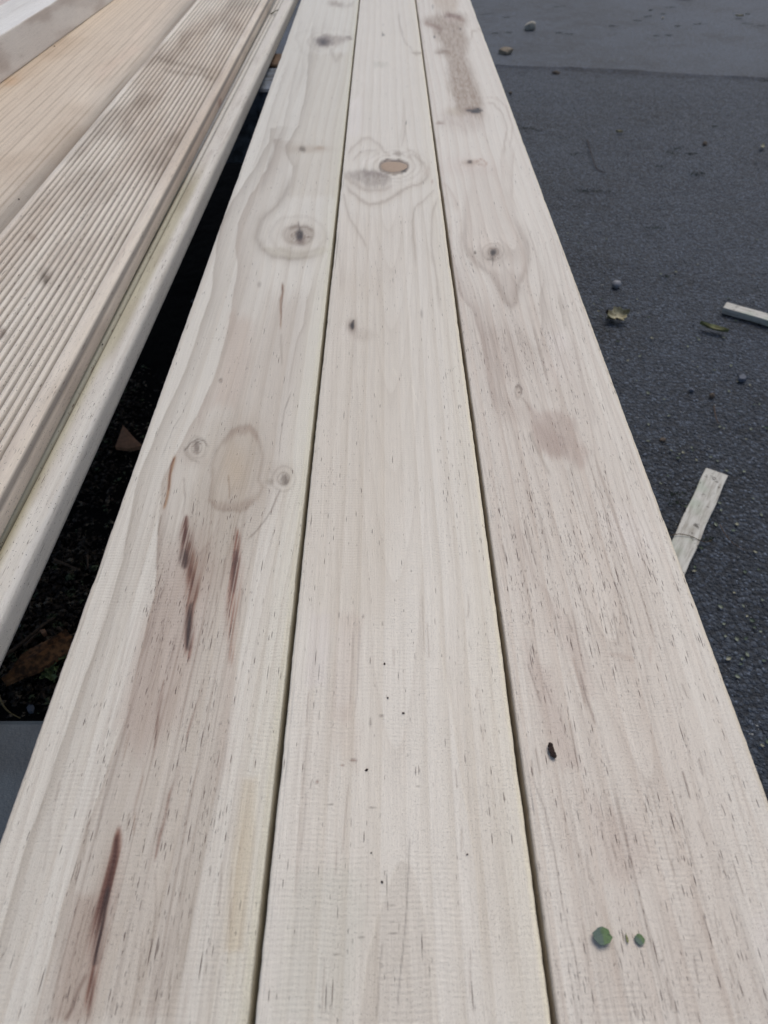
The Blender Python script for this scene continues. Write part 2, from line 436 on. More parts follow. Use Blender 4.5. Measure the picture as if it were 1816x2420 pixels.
def ground_z(x, y):
    return 0.0016 * fbm(x * 60, y * 60, 5, 3) + 0.0030 * fbm(x * 6, y * 6, 6, 2)
X0, X1, Y0, Y1 = -1.4, 1.9, -0.35, 2.75
xs = np.linspace(X0, X1, 440); ys = Y0 + (Y1 - Y0) * np.linspace(0, 1, 380) ** 1.15
def dense(xs, ys):
    XX, YY = np.meshgrid(xs, ys)
    fx = sst(X0, X0 + .1, XX) * sst(X1, X1 - .1, XX) * sst(Y0, Y0 + .1, YY) * sst(Y1, Y1 - .1, YY)
    return np.stack([XX, YY, ground_z(XX, YY) * fx], -1)
# one sheet: fine in the middle, coarse out to the horizon
ex = np.array([-150., -40, -10, -4]); ex2 = np.array([4., 10, 40, 150])
xs_all = np.concatenate([ex, xs, ex2]); ys_all = np.concatenate([np.array([-150., -30, -6, -1.5]), ys, np.array([4.5, 10, 40, 200])])
o = link('asphalt_ground', np_grid('asphalt_ground', dense(xs_all, ys_all)), M_asph)
tag(o, 'dark blue-grey coarse asphalt yard under and beside the boards', kind='structure')

# smoother, paler resurfaced strip beyond the joint
joint = [at(1000, 152, 0), at(1130, 157, 0), at(1260, 163, 0), at(1340, 165, 0), at(1420, 168, 0), at(1500, 172, 0), at(1600, 179, 0), at(1700, 184, 0), at(1816, 189, 0), at(1990, 200, 0)]
jx = [p.x for p in joint]; jy = [p.y for p in joint]
gx = np.concatenate([np.linspace(-2.0, 4.0, 240), [8., 30, 120]])
t = np.concatenate([np.linspace(0, 1, 60) ** 1.6 * 3.0, [8., 40, 150]])
JX = np.interp(gx, jx, jy) + 0.006 * fbm(gx * 9, gx * 0, 3, 4)
P = np.zeros((len(t) + 2, len(gx), 3)); P[..., 0] = gx[None]
P[0, :, 1] = JX - 0.022; P[0, :, 2] = -0.004
P[1, :, 1] = JX; P[1, :, 2] = 0.0055 + .0012 * fbm(gx * 20, gx * 0, 4, 3)
P[2:, :, 1] = JX[None] + 0.002 + t[:, None]; P[2:, :, 2] = 0.0068 + 0.0008 * fbm(P[2:, :, 0] * 30, P[2:, :, 1] * 30, 9, 2)
o = link('asphalt_patch', np_grid('asphalt_patch', P), M_asph2)
tag(o, 'smoother paler strip of asphalt beyond the joint line', kind='structure')

# =================================================================== SMOOTH BOARDS
PALE = srgb(214, 213, 206)
GREYB = np.array([0.80, 0.765, 0.74]); PINK = np.array([0.93, 0.855, 0.84]); BROWN = np.array([0.55, 0.43, 0.36])
RED = np.array([0.34, 0.19, 0.155]); DARK = np.array([0.13, 0.08, 0.065]); OLIVE = np.array([0.86, 0.86, 0.70])
LINE = np.array([0.74, 0.69, 0.65])

def paint_left(p):
    A1 = (300, 400, 2.767); A2 = (200, 900, 2.767); A3 = (100, 1600, 2.698); C5 = (560, 0, 2.371)
    for fr, k in ((C5, (365, 838, 90, 60, 5)), (C5, (490, 235, 90, 45, 5)), (A1, (1120, 440, 230, 150, 9)), (A2, (740, 440, 150, 120, 5)), (A2, (1310, 650, 120, 120, 5)), (A2, (1000, 580, 220, 330, 7))):
        p.frame(*fr); p.push(*k)
    p.bands(11, (0.86, 0.825, 0.785), (0.94, 0.92, 0.895), 0.9, 11.0, 9.0)
    p.arches((-.235 - SL['A']) * .27 / CT, 80, .55, 361, .6, (.80, .73, .69), 1150, 2600, 1)
    # wide tone areas: darker heart side from the centre to the right, red at the bottom
    p.frame(0, 0, 1)
    p.poly([(640, 700), (560, 900), (470, 1130), (400, 1350), (330, 1600), (250, 1900), (170, 2150), (130, 2420), (420, 2420), (470, 2100), (510, 1800), (560, 1500), (600, 1300), (660, 1150), (700, 900), (720, 700)], 45, (0.88, 0.835, 0.81), 1.0)
    p.poly([(400, 1300), (330, 1500), (280, 1700), (330, 1800), (420, 1700), (470, 1500), (520, 1350), (480, 1250)], 40, PINK, 1.0)
    p.poly([(540, 1500), (520, 1700), (500, 1900), (540, 1800), (560, 1600)], 20, PINK, .7)
    p.poly([(545, 740), (530, 850), (500, 960), (560, 960), (590, 850), (600, 760)], 22, (0.96, .885, .85), 1.0)
    p.poly([(575, 1840), (550, 2000), (530, 2250), (575, 2250), (600, 2000), (605, 1840)], 14, (0.96, .90, .80), 1.0)
    p.poly([(180, 2120), (150, 2250), (120, 2420), (215, 2420), (230, 2250), (225, 2120)], 22, (0.86, .76, .72), .9)
    # sandy blotch around the swirl
    p.poly([(560, 960), (470, 1010), (440, 1150), (430, 1300), (500, 1400), (570, 1300), (600, 1200), (640, 1100), (620, 1000)], 50, (0.90, 0.87, 0.83), 1.0, noise=.3)
    # flow lines on the sapwood side
    p.frame(*A1)
    L1 = [(830, 0), (700, 200), (620, 360), (590, 520), (560, 800), (480, 1050), (380, 1330), (240, 1620)]
    L2 = [(920, 0), (800, 200), (730, 360), (718, 520), (730, 650), (700, 850), (660, 1050), (610, 1250), (560, 1400), (480, 1620)]
    L3 = [(1080, 0), (1050, 130), (990, 230), (880, 330), (850, 440), (880, 520), (950, 565), (1060, 590), (1180, 580), (1320, 540)]
    p.edge([(720, 0), (650, 300), (580, 450), (480, 700), (350, 1000), (240, 1300)], 10, 1, LINE, .35)
    p.line(L3, 4.2, (.66, .58, .52), .55, fade_noise=.5); p.line(L3, 13, LINE, .6, fade_noise=.3)
    p.edge([(1240, 640), (1180, 860), (1160, 1000), (1120, 1100), (1090, 1250), (1040, 1500)], 7, 1, (.72, .65, .60), .6)
    p.frame(*A2)
    p.edge([(820, 60), (750, 200), (745, 330)], 12, 1, PINK, .6)
    p.edge([(560, 760), (500, 900), (480, 1100), (460, 1400), (400, 1650), (340, 1900)], 14, 1, (.80, .70, .66), .55)
    p.line([(690, 100), (640, 220), (590, 300), (545, 400), (480, 560)], 1.5, (.5, .44, .4), .6, fade_noise=.8)
    p.line([(1350, 60), (1310, 200), (1290, 330), (1270, 540)], 1.5, (.5, .42, .38), .8, fade_noise=.5)
    p.frame(*A3)
    p.frame(0, 0, 1)
    p.edge([(640, 330), (600, 400), (553, 472), (524, 530), (513, 588), (502, 689), (473, 779), (437, 881), (397, 965), (345, 1088), (319, 1160), (308, 1225), (294, 1316), (265, 1417), (222, 1550), (200, 1600), (178, 1674), (141, 1778), (115, 1859), (100, 1896), (60, 2000), (0, 2220), (-60, 2420)], 26, 1, LINE, .9, 1.8, False)
    p.edge([(650, 360), (632, 400), (589, 472), (564, 530), (560, 588), (564, 635), (553, 707), (539, 779), (520, 852), (502, 906), (471, 972), (425, 1060), (385, 1140), (377, 1225), (373, 1298), (366, 1406), (345, 1496), (322, 1600), (300, 1693), (267, 1778), (241, 1859), (204, 1952), (174, 2063), (144, 2156), (122, 2249), (100, 2341), (80, 2420)], 34, 1, (.80, .73, .69), .95, 2.2, False)
    p.edge([(560, 420), (520, 520), (480, 620), (440, 730), (390, 860), (330, 1000), (280, 1130), (240, 1260), (190, 1400), (130, 1560), (70, 1730), (0, 1930)], 12, 1, (.86, .83, .80), .8, 1.6)
    p.frame(*A3)
    p.edge([(1210, 0), (1150, 600), (1060, 1000), (960, 1500), (900, 1900), (870, 2212)], 40, -1, LINE, .30, 8)
    p.edge([(1300, 700), (1260, 1100), (1200, 1600), (1160, 2100)], 22, 1, (.95, .9, .8), .7)
    # upper grain
    p.frame(*C5)
    for L, st in (([(420, 0), (432, 100), (408, 300), (392, 520), (345, 700), (275, 825), (285, 880), (322, 930), (300, 1050), (230, 1186)], .9),
                  ([(255, 250), (300, 300), (290, 350), (255, 440), (200, 600), (160, 760), (110, 900), (60, 1010)], .6),
                  ([(330, 240), (350, 280), (335, 380), (300, 520), (265, 700), (190, 880), (120, 1100)], .6),
                  ([(370, 0), (350, 120), (330, 220), (370, 300), (365, 420), (320, 560)], .4), ([(500, 60), (470, 200), (420, 300), (400, 420)], .35)):
        p.edge(L, 9, 1, (.76, .71, .67), st, 1.8)
    p.poly([(415, 300), (395, 520), (350, 700), (280, 830), (320, 930), (300, 1100), (560, 1100), (590, 700), (640, 300)], 8, (.955, .935, .905), 1.0)
    # knots
    p.ell(555, 20, 42, 14, .6, BROWN, .8, .3); p.line([(560, 40), (630, 30), (665, 10)], 4, GREYB, .8)
    p.poly([(440, 222), (500, 200), (560, 195), (645, 215), (560, 250), (490, 262)], 5, (.66, .58, .55), .9, noise=.4)
    p.ell(487, 232, 44, 26, .5, (.30, .20, .19), 1.0, .2); p.ell(487, 232, 16, 9, .6, (.12, .08, .08), .9); p.rings(487, 232, 46, 26, 1.5, (.7, .62, .56), .7, 1, 2.6); p.ell(628, 217, 18, 7, .5, (.5, .4, .36), .7)
    p.line([(520, 270), (555, 340), (600, 290)], 5, (.82, .78, .74), .8); p.rings(490, 235, 120, 50, 1.3, (.85, .81, .78), .5, .6, 2.4)
    p.ell(400, 836, 110, 22, .8, (.87, .80, .74), .9); p.ell(365, 838, 18, 14, .6, (.4, .35, .3), .9); p.ell(465, 832, 26, 12, .7, (.86, .74, .64), .9)
    p.frame(*A1)
    p.rings(1120, 430, 90, 62, 1.0, (.74, .68, .63), .75, .5, 3.0); p.rings(1120, 432, 30, 22, 1.4, (.62, .52, .46), .8, .8, 3.0)
    p.ell(1128, 440, 120, 90, .8, (.86, .80, .76), .9, .3)
    p.line([(1060, 395), (1110, 368), (1180, 375), (1225, 410)], 3, (.62, .55, .5), .7)
    p.ell(1128, 428, 60, 52, .9, (.66, .56, .50), .9, .4); p.ell(1128, 425, 24, 32, .5, (.14, .09, .08), 1.0); p.line([(1128, 400), (1122, 340)], 1.6, (.4, .3, .26), .8); p.line([(1150, 430), (1215, 450)], 1.6, (.45, .36, .3), .8); p.ell(1135, 465, 22, 30, .8, (.45, .3, .28), .8); p.ell(1118, 428, 9, 10, .6, (2.2, 2.2, 2.2), .8)
    p.poly([(880, 520), (960, 560), (1060, 590), (1180, 585), (1320, 540), (1300, 505), (1180, 530), (1060, 525), (960, 505)], 5, (.90, .88, .80), .9, noise=.5)
    p.line([(1015, 735), (1020, 800), (1003, 860), (1006, 960), (1002, 1070)], 2.8, (.72, .50, .36), .95); p.line([(1020, 730), (1014, 860), (1008, 1000)], 1.4, (.5, .3, .2), .8)
    p.line([(1008, 1070), (1015, 1290)], 3, LINE, .7)
    p.ell(617, 1385, 12, 16, .6, (.45, .4, .37), .85); p.ell(617, 1388, 6, 8, .5, (1.9, 1.8, 1.7), .7)
    p.ell(866, 755, 12, 20, .7, (.7, .66, .64), .8)
    p.frame(*A2)
    # swirl
    p.line([(645, 470), (690, 410), (740, 385), (790, 400), (815, 440)], 2.2, (.5, .45, .42), .9)
    p.line([(700, 440), (740, 405), (775, 420)], 1.6, (.6, .52, .48), .9); p.ell(735, 440, 16, 38, .7, (.42, .34, .3), 1.0, .4); p.rings(735, 440, 40, 46, 1.3, (.66, .6, .55), .7, .8, 2.4); p.ell(715, 500, 60, 60, .8, (.86, .8, .78), .8, .5)
    p.line([(650, 420), (665, 480), (700, 520), (760, 545)], 3, (.75, .7, .66), .8)
    p.poly([(830, 545), (865, 450), (960, 335), (1020, 305), (1065, 298), (1120, 330), (1145, 400), (1165, 490), (1155, 560), (1140, 640), (1165, 690), (1120, 770), (1040, 840), (960, 855), (880, 845), (820, 790), (835, 650)], 7, (1.0, .985, .965), 1.0, rim=(5.0, (.78, .70, .65), .6))
    p.poly([(960, 335), (1065, 298), (1130, 340), (1140, 390), (1080, 350), (1000, 355), (920, 410)], 12, (.82, .72, .68), .9)
    p.poly([(820, 780), (880, 790), (1000, 800), (1110, 740), (1100, 800), (1000, 850), (880, 850)], 10, (.82, .74, .70), .9, noise=.4)
    p.ell(985, 570, 60, 130, .9, (1.0, .93, .83), .9); p.line([(940, 600), (945, 720), (950, 780)], 2, (.72, .58, .48), .8)
    p.ell(1310, 650, 26, 38, .6, (.40, .34, .31), 1.0, .5); p.rings(1300, 640, 46, 50, 1.2, (.66, .6, .56), .7, .8, 2.6); p.ell(1215, 655, 22, 20, .7, (.72, .68, .64), .8); p.ell(1290, 600, 70, 60, .8, (.86, .82, .79), .9, .4)
    p.line([(1285, 700), (1265, 750), (1220, 850), (1170, 925), (1130, 980), (1050, 1050)], 2.4, (.48, .40, .36), .85, fade_noise=.5)
    p.poly([(1180, 850), (1260, 860), (1270, 950), (1180, 960)], 10, (1.06, 1.06, 1.05), .8, noise=.8)
    # resin streaks
    p.streak([(666, 850), (656, 1000), (664, 1120), (698, 1250), (716, 1380), (696, 1500), (684, 1640), (674, 1900)], 9, (.46, .29, .22), .95)
    p.streak([(995, 930), (988, 1100), (982, 1280), (972, 1450), (962, 1700), (950, 1900)], 10, (.56, .38, .31), .9)
    amber = (.62, .42, .26)
    p.sat = 1.1; p.line([(600, 480), (585, 540), (565, 610), (550, 700), (530, 800), (510, 860)], 3.6, amber, .95); p.line([(595, 500), (570, 560), (560, 640), (545, 720)], 1.6, (.45, .25, .18), .9)
    p.sat = .62; p.line([(505, 870), (490, 960), (482, 1030)], 1.8, (.55, .5, .42), .8)
    p.streak([(668, 870), (658, 940), (664, 1030), (660, 1120), (652, 1240)], 8, RED, .95); p.streak([(650, 1090), (655, 1160), (650, 1230)], 7, DARK, .7)
    p.streak([(680, 1040), (700, 1120), (718, 1200), (722, 1330), (712, 1420), (695, 1480)], 8, (.55, .40, .32), .9)
    p.streak([(690, 1200), (700, 1350), (680, 1450), (690, 1550)], 8, (.66, .52, .45), .8)
    p.streak([(702, 1440), (692, 1520), (685, 1620), (680, 1700), (676, 1790)], 5.2, DARK, .98, .3); p.streak([(705, 1420), (690, 1560), (680, 1740), (675, 1840)], 7, (.62, .44, .40), .8)
    p.streak([(1000, 960), (990, 1080), (985, 1200), (978, 1300), (975, 1420), (965, 1560), (965, 1700)], 8, (.68, .54, .50), .85)
    p.streak([(988, 1090), (985, 1200), (980, 1290), (972, 1400)], 7, (.38, .26, .26), .85)
    for L in ([(650, 620), (655, 760), (640, 900)], [(530, 1330), (480, 1440), (440, 1620), (380, 1800)], [(870, 1370), (858, 1520), (800, 1720)], [(1040, 1340), (1020, 1480), (1010, 1640)], [(920, 1150), (905, 1260), (880, 1380)], [(600, 1640), (570, 1800), (520, 1937)]):
        p.line(L, 1.8, (.52, .40, .36), .7, fade_noise=.6)
    p.frame(*A3)
    p.streak([(500, 920), (466, 1130), (425, 1310), (378, 1500), (352, 1700), (320, 1900), (285, 2212)], 13, (.42, .24, .18), .9)
    p.streak([(492, 955), (470, 1130), (430, 1310), (380, 1500), (360, 1680), (335, 1830), (310, 1990), (285, 2200)], 15, (.66, .50, .44), .85)
    p.streak([(480, 980), (465, 1140), (428, 1310), (385, 1490), (365, 1660), (340, 1800), (325, 1860)], 11, RED, .95)
    p.streak([(430, 1310), (375, 1600), (345, 1790), (330, 1850)], 6, DARK, .75)
    p.line([(330, 1850), (320, 2000), (290, 2212)], 3, (.6, .45, .4), .7); p.line([(290, 1880), (230, 2000), (190, 2120), (130, 2212)], 5, (.55, .40, .34), .75)
    p.streak([(880, 530), (862, 640), (815, 760), (790, 900), (750, 1010), (735, 1090), (712, 1200)], 4.2, (.48, .36, .32), .8)
    p.streak([(1020, 0), (1005, 120), (950, 270), (905, 420)], 3.0, (.5, .38, .34), .75)
    p.streak([(650, 530), (638, 660), (590, 830), (580, 1050)], 2.6, (.58, .46, .40), .75)
    p.streak([(560, 330), (530, 450), (510, 540)], 2.6, (.52, .38, .3), .75); p.streak([(780, 0), (740, 200), (710, 490)], 2.4, (.5, .4, .36), .8)
    p.line([(560, 860), (540, 990)], 2, (.6, .5, .42), .7)
    for L in ([(390, 800), (340, 1060)], [(110, 660), (80, 800)], [(60, 950), (0, 1260)], [(290, 900), (260, 1200)], [(640, 1600), (625, 1780), (600, 1950)], [(870, 1620), (868, 1780)], [(920, 1130), (870, 1480)], [(1210, 1180), (1195, 1720)], [(1150, 1150), (1130, 1520)], [(720, 1220), (725, 1420), (690, 1800)], [(820, 1850), (790, 2212)]):
        p.line(L, 2.2, (.66, .58, .54), .7, fade_noise=.4)
    # dash fields
    p.DN[:] = 0.10
    p.frame(0, 0, 1)
    p.dash([(400, 1150), (300, 1500), (180, 1900), (100, 2420), (500, 2420), (560, 1700), (600, 1300), (560, 1180)], 40, 0.52)
    p.dash([(330, 700), (450, 700), (300, 1200), (180, 1500), (100, 1500)], 30, 0.25)
    p.dash([(600, 0), (843, 0), (800, 400), (640, 400), (500, 400)], 20, 0.08)
    # unweathered greenish arris on the right
    wdt = p.U.max()
    yel = sst(wdt - 0.0042, wdt - 0.0012, p.U + .0004 * fbm(p.V * 40, p.U * 0, 3, 3))
    p.tint(yel, (.93, .93, .80), .6)
    p.tint(sst(wdt - 0.016, wdt - .004, p.U), (.985, .99, .94), .8)
    p.tint(sst(0.0015, 0.0, p.U), (.74, .70, .74), .8)
    p.tint(sst(700, 0, p.QY), (.985, 1.0, 1.005), 1.0)

def paint_mid(p):
    C4 = (700, 250, 3.32); A5 = (650, 1400, 2.168); C5 = (560, 0, 2.371)
    p.frame(*C4); p.push(768, 478, 210, 130, 9); p.push(440, 1735, 60, 90, 3)
    p.bands(23, (0.87, 0.84, 0.80), (0.94, 0.92, 0.895), .9, 9.5, 5.0)
    p.frame(0, 0, 1)
    p.poly([(760, 700), (740, 900), (720, 1100), (700, 1350), (760, 1500), (900, 1450), (960, 1200), (980, 950), (960, 750), (900, 650), (800, 650)], 70, (.955, .93, .90), 1.0, noise=.2)
    p.poly([(800, 500), (790, 700), (900, 700), (960, 640), (960, 520)], 40, (.97, .945, .925), .8)
    p.poly([(800, 1450), (780, 1700), (830, 1700), (860, 1450)], 20, PINK, .55)
    p.poly([(735, 1450), (722, 1620), (770, 1620), (785, 1450)], 14, (.99, .985, 1.03), .9)
    p.poly([(690, 2050), (640, 2420), (820, 2420), (870, 2150), (840, 2050)], 40, (.93, .955, .94), .9)
    p.frame(*C4)
    # big knot and the wood that flows round it
    for L, wd, st in (([(372, 590), (420, 660), (500, 735), (570, 772), (640, 768), (720, 735), (790, 690), (880, 645), (970, 605), (1030, 560), (1042, 520)], 3.4, .8),
                      ([(375, 520), (420, 585), (500, 640), (600, 665), (700, 662), (780, 620)], 5, .7),
                      ([(365, 660), (400, 800), (430, 900), (520, 1040), (560, 1130)], 2.4, .6), ([(1110, 640), (1010, 730), (935, 800), (915, 900), (918, 1050), (945, 1300)], 2.4, .6),
                      ([(1120, 700), (1075, 830), (1060, 980), (1070, 1150), (1110, 1400), (1150, 1700)], 2.6, .6),
                      ([(400, 420), (440, 320), (520, 265), (580, 255), (640, 300), (700, 360), (760, 400)], 3, .55), ([(440, 440), (500, 370), (580, 345), (660, 370)], 2.4, .5),
                      ([(860, 330), (960, 390), (1020, 470)], 2.4, .5), ([(860, 400), (930, 400), (990, 440), (1020, 500)], 2.4, .5), ([(820, 330), (850, 220), (870, 100)], 2, .4)):
        p.line(L, wd, (.76, .70, .66), st)
        p.line([(a, b + 12) for a, b in L], wd * 2.6, (.92, .89, .86), st * .8)
    p.edge([(355, 700), (395, 900), (440, 1120), (455, 1350), (490, 1580)], 16, -1, (1.05, 1.05, 1.05), .7, 1.2)
    p.edge([(355, 1480), (340, 1250), (300, 1000)], 8, 1, (.82, .77, .75), .5)
    p.poly([(380, 520), (520, 500), (600, 505), (720, 530), (750, 570), (720, 625), (600, 640), (480, 600)], 10, (.60, .54, .52), .95, noise=.3)
    p.poly([(520, 500), (700, 530), (700, 560), (540, 555)], 6, (.72, .66, .66), .8, noise=.2)
    p.line([(620, 420), (560, 430), (510, 460)], 6, (1.08, 1.08, 1.12), .8)
    p.rings(768, 478, 120, 66, 2.2, (.80, .75, .70), .7, .9, 3.0)
    p.ell(768, 478, 118, 64, .12, (.52, .42, .34), 1.0); p.line([(830, 440), (865, 480), (850, 515), (820, 528)], 3.2, (.12, .09, .08), .9); p.line([(680, 450), (720, 425), (800, 425), (845, 450)], 2.0, (.4, .3, .25), .9)
    p.ell(800, 381, 34, 16, .6, (.66, .60, .56), .95)
    p.ell(1030, 520, 26, 40, .7, (.84, .76, .72), .9, .4); p.ell(1070, 590, 10, 14, .6, (.84, .72, .68), .9)
    p.ell(440, 1735, 32, 52, .8, (.55, .45, .4), .9); p.ell(440, 1735, 20, 32, .5, (.16, .11, .10), 1.0); p.line([(452, 1680), (440, 1760)], 3.5, (.25, .18, .17), .9); p.ell(400, 1790, 70, 60, .8, (1.06, 1.06, 1.09), .8); p.ell(520, 1800, 90, 40, .8, (.87, .83, .81), .9, .5)
    p.ell(985, 1635, 12, 30, .7, (.66, .62, .62), .9); p.ell(868, 132, 5, 7, .6, DARK, .8)
    p.frame(*C5)
    for x, y, a, b in ((820, 142, 7, 4), (820, 192, 9, 3), (952, 688, 4, 4)): p.ell(x, y, a, b, .7, (.25, .22, .2), .9)
    p.poly([(760, 350), (800, 340), (850, 355), (820, 380), (770, 372)], 8, (.86, .87, .84), .9); p.ell(1010, 294, 34, 10, .6, (.70, .64, .58), .9)
    p.line([(905, 60), (915, 150), (945, 240), (990, 290)], 2.2, LINE, .7); p.line([(640, 600), (700, 520), (720, 480), (700, 400)], 3, (1.05, 1.05, 1.08), .8)
    p.poly([(640, 560), (620, 760), (700, 760), (715, 540)], 8, (1.03, 1.03, 1.08), .8)
    p.edge([(720, 450), (705, 600), (700, 780)], 12, 1, (.90, .88, .86), .5); p.edge([(940, 500), (930, 700), (900, 830)], 9, 1, (.88, .85, .82), .5)
    K = .27 / CT
    p.arches((.012 - SL['C']) * K, 75, .75, 341, .45, (.84, .79, .75), 480, 2050, 1)
    p.arches((.0145 - SL['C']) * K, 34, .9, 351, .35, (.84, .79, .75), 2050, 2600, -1)
    p.frame(*A5)
    # long straight lines and the cathedral peak at the bottom
    p.poly([(650, 1372), (700, 1400), (730, 1490), (772, 1680), (795, 1900), (805, 2212), (430, 2212), (470, 1900), (520, 1700), (590, 1480), (615, 1400)], 5, (.915, .895, .875), 1.0)
    p.line([(650, 1372), (700, 1400), (730, 1490), (772, 1680), (795, 1900), (805, 2212)], 3, (1.05, 1.05, 1.04), .8); p.line([(640, 1372), (590, 1480), (520, 1700), (470, 1900), (430, 2212)], 3.5, (1.06, 1.07, 1.05), .8)
    p.line([(690, 1235), (685, 1380), (668, 1700), (640, 2000), (622, 2212)], 1.7, (.5, .46, .45), .75); p.line([(556, 1780), (540, 1950), (522, 2212)], 2, (.62, .56, .53), .7)
    p.edge([(840, 0), (850, 220), (890, 480), (930, 760), (985, 1100), (1030, 1380), (1060, 1750), (1085, 2212)], 30, 1, (.935, .905, .87), .9, 3)
    p.line([(845, 150), (870, 400), (925, 740), (980, 1080), (1030, 1380), (1060, 1750), (1085, 2212)], 3, (1.07, 1.07, 1.05), .7)
    p.edge([(1040, 400), (1085, 760), (1140, 1150), (1185, 1480), (1240, 2000), (1250, 2212)], 24, -1, (.92, .89, .86), .9, 2)
    p.edge([(318, 200), (312, 560), (300, 900), (290, 1060)], 14, -1, (.94, .91, .89), .8)
    p.edge([(190, 0), (170, 560), (140, 1000), (110, 1600), (50, 2212)], 26, 1, (.93, .905, .89), .9, 2)
    p.line([(185, 0), (165, 500), (130, 950), (90, 1500)], 4, (1.04, 1.04, 1.05), .8)
    p.poly([(330, 600), (400, 560), (440, 700), (420, 900), (340, 860), (300, 740)], 24, (.95, .90, .87), .8)
    for L in ([(437, 150), (430, 300), (412, 650)], [(380, 960), (345, 1360)], [(325, 1300), (312, 1460)], [(170, 500), (160, 700)], [(175, 700), (135, 1090)], [(130, 1060), (100, 1600)], [(165, 1000), (130, 1350)], [(405, 180), (380, 600)], [(1035, 480), (1040, 550)], [(1063, 690), (1068, 770)], [(1003, 1800), (995, 2100)], [(960, 1200), (958, 1340)], [(935, 1010), (925, 900)], [(250, 1850), (240, 2200)], [(610, 280), (612, 380)], [(780, 150), (790, 350)], [(755, 0), (765, 340)], [(990, 0), (992, 150)]):
        p.line(L, 1.8, (.62, .52, .48), .65, fade_noise=.4)
    for x, y, a, b in ((603, 1607, 22, 4), (603, 1687, 18, 4), (605, 1753, 20, 4), (440, 1772, 20, 3), (320, 1855, 18, 4), (515, 1770, 5, 5), (730, 996, 12, 3), (490, 662, 6, 22), (345, 888, 9, 6), (215, 970, 8, 9), (403, 862, 16, 8), (545, 630, 12, 7), (500, 1103, 40, 2.4), (283, 1088, 16, 3), (683, 840, 5, 5), (455, 125, 5, 8), (550, 160, 5, 10)):
        c = (.45, .28, .24) if (x, y) in ((345, 888), (215, 970), (403, 862)) else (.5, .46, .44)
        p.ell(x, y, a, b, .6, c, .8)
    p.ell(205, 1170, 26, 14, .5, (1.08, 1.08, 1.08), .8, .4)
    p.frame(0, 0, 1)
    p.line([(970, 905), (985, 940), (992, 965)], 1.6, (1.12, 1.12, 1.1), .9); p.line([(928, 870), (938, 890)], 1.4, (1.12, 1.12, 1.1), .9)
    p.DN[:] = 0.05
    p.dash([(790, 550), (740, 1000), (690, 1500), (660, 1900), (760, 1900), (860, 1500), (900, 900), (960, 600)], 30, 0.15)
    p.dash([(1010, 700), (1060, 1400), (1150, 2000), (1220, 2000), (1150, 1300), (1060, 700)], 20, 0.24)
    p.dash([(600, 2000), (560, 2420), (1000, 2420), (1000, 2150), (850, 1950)], 30, 0.08)
    wdt = p.U.max()
    p.tint(sst(wdt - .0026, wdt - .0012, p.U), (1.10, 1.08, .94), 1.0)
    p.tint(sst(wdt - .02, wdt, p.U), (1.0, .995, .95), .9)

